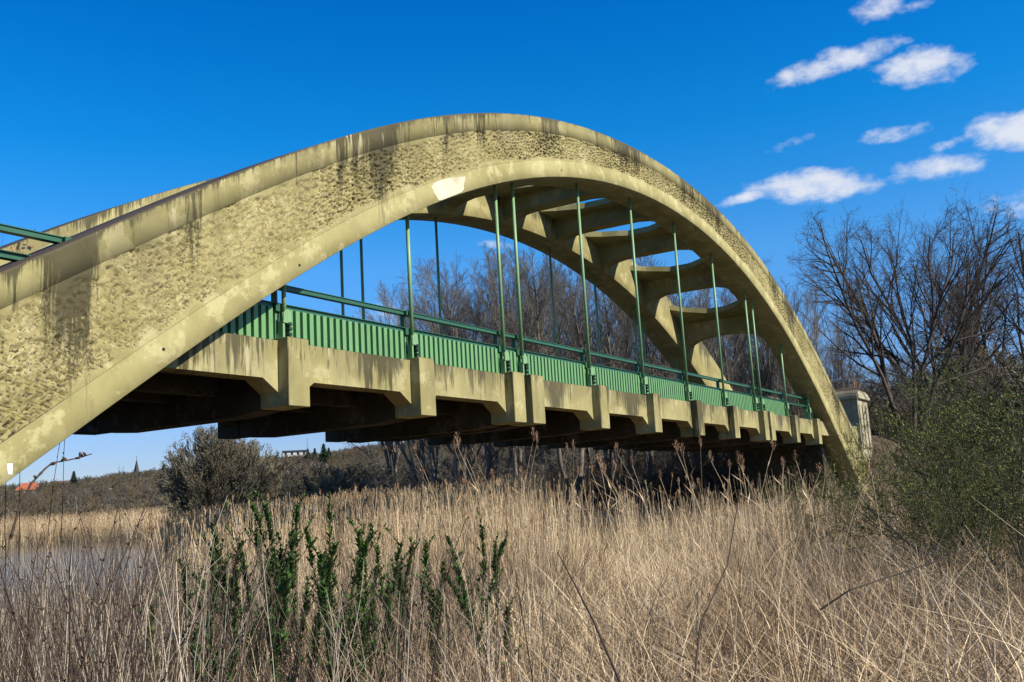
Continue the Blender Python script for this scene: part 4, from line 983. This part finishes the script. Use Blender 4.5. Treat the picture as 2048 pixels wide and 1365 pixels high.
# dark weed stalks and pale forked stalks close to the camera
def stalk(seed, H, r0, mat, fork, knob):
    r = np.random.default_rng(seed); segs = []; p = np.array([0, 0, -.05]); a = r.uniform(0, 6.28); d = np.array([math.cos(a)*.09, math.sin(a)*.09, 1.]); d /= np.linalg.norm(d); kv = []; 
    n = 14
    for i in range(n):
        d = d+r.normal(0, .06, 3); d /= np.linalg.norm(d); q = p+d*H/n; ra = r0*(1-.75*i/n); segs.append((*p, *q, ra, r0*(1-.75*(i+1)/n)))
        if knob and r.random() < .8 and i > 3:
            for _ in range(2):
                aa = r.uniform(0, 6.28); e = q+np.array([math.cos(aa)*.009, math.sin(aa)*.009, .008]); segs.append((*q, *e, ra*.8, ra*1.3)); segs.append((*e, *(e+(e-q)*.35), ra*1.3, .0008))
        if fork and i > n*.45 and r.random() < .45:
            aa = r.uniform(0, 6.28); f = np.array([math.cos(aa)*.8, math.sin(aa)*.8, .8]); b = q; L = r.uniform(.08, .3)
            for j in range(3):
                e = b+f/np.linalg.norm(f)*L/3; segs.append((*b, *e, ra*.6*(1-.25*j), ra*.6*(1-.25*(j+1)))); f = f+np.array([0, 0, .25])+r.normal(0, .15, 3); b = e
        p = q
    v, f = tubes(segs, 5, 0); o = link_mesh('stalk', v, f, mat, None, False, {'tint': np.full(len(v), .3+.5*r.random())}); me = o.data; bpy.data.objects.remove(o); return me
DK = [stalk(900+i, 2.0, .0052, M_WEED, i % 2 == 1, True) for i in range(6)]; PL = [stalk(920+i, 1.8, .0032, M_PALE, True, False) for i in range(7)]
def put_stalk(me, name, px, ty, d, label, group, rz, lean=(0, 0)):
    x, y, h = height_to(px, ty, d); o = bpy.data.objects.new(name, me); C.objects.link(o); o.location = (x, y, float(ground_z(x, y))); o.rotation_euler = (lean[0], lean[1], rz); s = h/(2.0 if me in DK else 1.8); o.scale = (1, 1, s)
    tag(o, label, 'weed stalk', group)
for i, (px, ty) in enumerate([(10, 960), (30, 950), (70, 920), (92, 1000), (98, 930), (114, 925), (140, 990), (160, 980), (168, 1000), (176, 935), (200, 1000), (225, 985), (262, 965), (300, 975), (318, 1010), (335, 985), (372, 985), (395, 1020), (352, 1000), (22, 985), (55, 975), (82, 1010), (134, 985), (150, 1015), (188, 990), (212, 1010), (236, 1000), (252, 985), (272, 1010), (292, 1000), (325, 1020), (345, 1010), (362, 1030), (382, 1010), (5, 1000), (106, 1010), (408, 1000), (420, 975), (430, 1000), (548, 1020), (742, 960), (770, 985), (40, 1010), (125, 1030), (245, 1030), (285, 1020)]):
    put_stalk(DK[i % 6], 'dark_weed_stalk', px, ty, random.uniform(3.4, 5.2), 'thin dark knobbly dead weed stalk standing upright at the left' if px < 400 else 'thin dark knobbly dead weed stalk among the green shrubs', 'dark dead weed stalks', i*1.7)
for i, (px, ty) in enumerate([(130, 1000), (310, 940), (215, 1040), (60, 1060), (385, 1100), (440, 1040), (490, 1090), (600, 990), (545, 1060), (640, 1030), (560, 1150), (620, 1170), (735, 1010), (760, 1080), (800, 1130), (870, 1060), (905, 1100), (850, 1180), (960, 1150), (1010, 1190), (1080, 1160), (250, 1120), (330, 1160), (180, 1170), (90, 1150), (700, 1160), (1420, 1120), (1545, 1180), (1300, 1190), (1800, 1150)]):
    put_stalk(PL[i % 7], 'pale_weed_stalk', px, ty, random.uniform(2.4, 4.4), 'pale forked dead weed stalk leaning over the straw', 'pale forked dead stalks', i*1.1, (random.uniform(-.2, .2), random.uniform(-.28, .05)))
# arching budded twig at the left and a few thick fallen stems
def polytwig(name, pts, r0, r1, mat, label, cat, buds=0):
    P = [np.array(p) for p in pts]; segs = []; n = len(P)-1; r = np.random.default_rng(5)
    for i in range(n): segs.append((*P[i], *P[i+1], r0+(r1-r0)*i/n, r0+(r1-r0)*(i+1)/n))
    if buds:
        for i in range(n):
            for _ in range(buds):
                t_ = r.random(); q = P[i]*(1-t_)+P[i+1]*t_; a = r.normal(0, 1, 3); a[2] = abs(a[2]); a /= np.linalg.norm(a); e = q+a*.012; segs.append((*q, *e, .0035, .0045)); segs.append((*e, *(e+a*.007), .0045, .0008))
    v, f = tubes(segs, 6, 0); base = P[0]; v = v-base; o = link_mesh(name, v, f, mat, None, True, {'tint': np.full(len(v), .45)}); o.location = base; tag(o, label, cat)
def at(px, py, d):
    b = bearing(px, py); e = elev(px, py); return (CAM[0]+d*math.sin(b), CAM[1]+d*math.cos(b), CAM[2]+d*math.tan(e))
polytwig('budded_twig', [at(20, 1080, 3.4), at(40, 1010, 3.4), at(62, 968, 3.4), at(90, 938, 3.42), at(105, 926, 3.45), at(140, 920, 3.5), at(165, 914, 3.5), at(184, 908, 3.5)], .004, .0018, M_WEED, 'arching dark twig with round buds crossing the foot of the arch', 'twig', 2)
gx, gy = place(1000, 3.2)
polytwig('fallen_stem', [at(1115, 1105, 3.9), at(1150, 1170, 3.6), at(1188, 1245, 3.3), at(1240, 1365, 3.0), at(1290, 1480, 2.8)], .0025, .005, M_WEED, 'long brown stem lying diagonally across the straw right of centre', 'stem')
polytwig('dark_fallen_stem', [at(1480, 980, 4.2), at(1455, 1130, 4.0), at(1400, 1250, 3.8), at(1385, 1400, 3.6)], .0022, .004, M_WEED, 'long dark bent stem standing in the straw right of centre', 'stem')
polytwig('bare_branch', [at(1640, 1220, 6), at(1700, 1180, 6), at(1790, 1150, 6.1), at(1880, 1120, 6.2), at(1985, 1085, 6.3)], .006, .003, M_BARK, 'dark bare branch lying in the straw at the lower right', 'branch')

# thin saplings rising beyond the farther rib at the left edge
for i, (px, ty) in enumerate([(17, 430), (46, 436), (92, 414), (118, 420)]):
    d = 25.5+i*.6; x, y, h = height_to(px, ty, d); o = bpy.data.objects.new('sapling', DK[(i*2) % 6]); C.objects.link(o); o.location = (x, y, float(ground_z(x, y))); o.rotation_euler = (0, 0, i*1.3); o.scale = (2.2, 2.2, h/2.0)
    tag(o, 'thin bare sapling tip sticking up behind the farther rib at the left edge', 'sapling', 'saplings behind the farther rib')
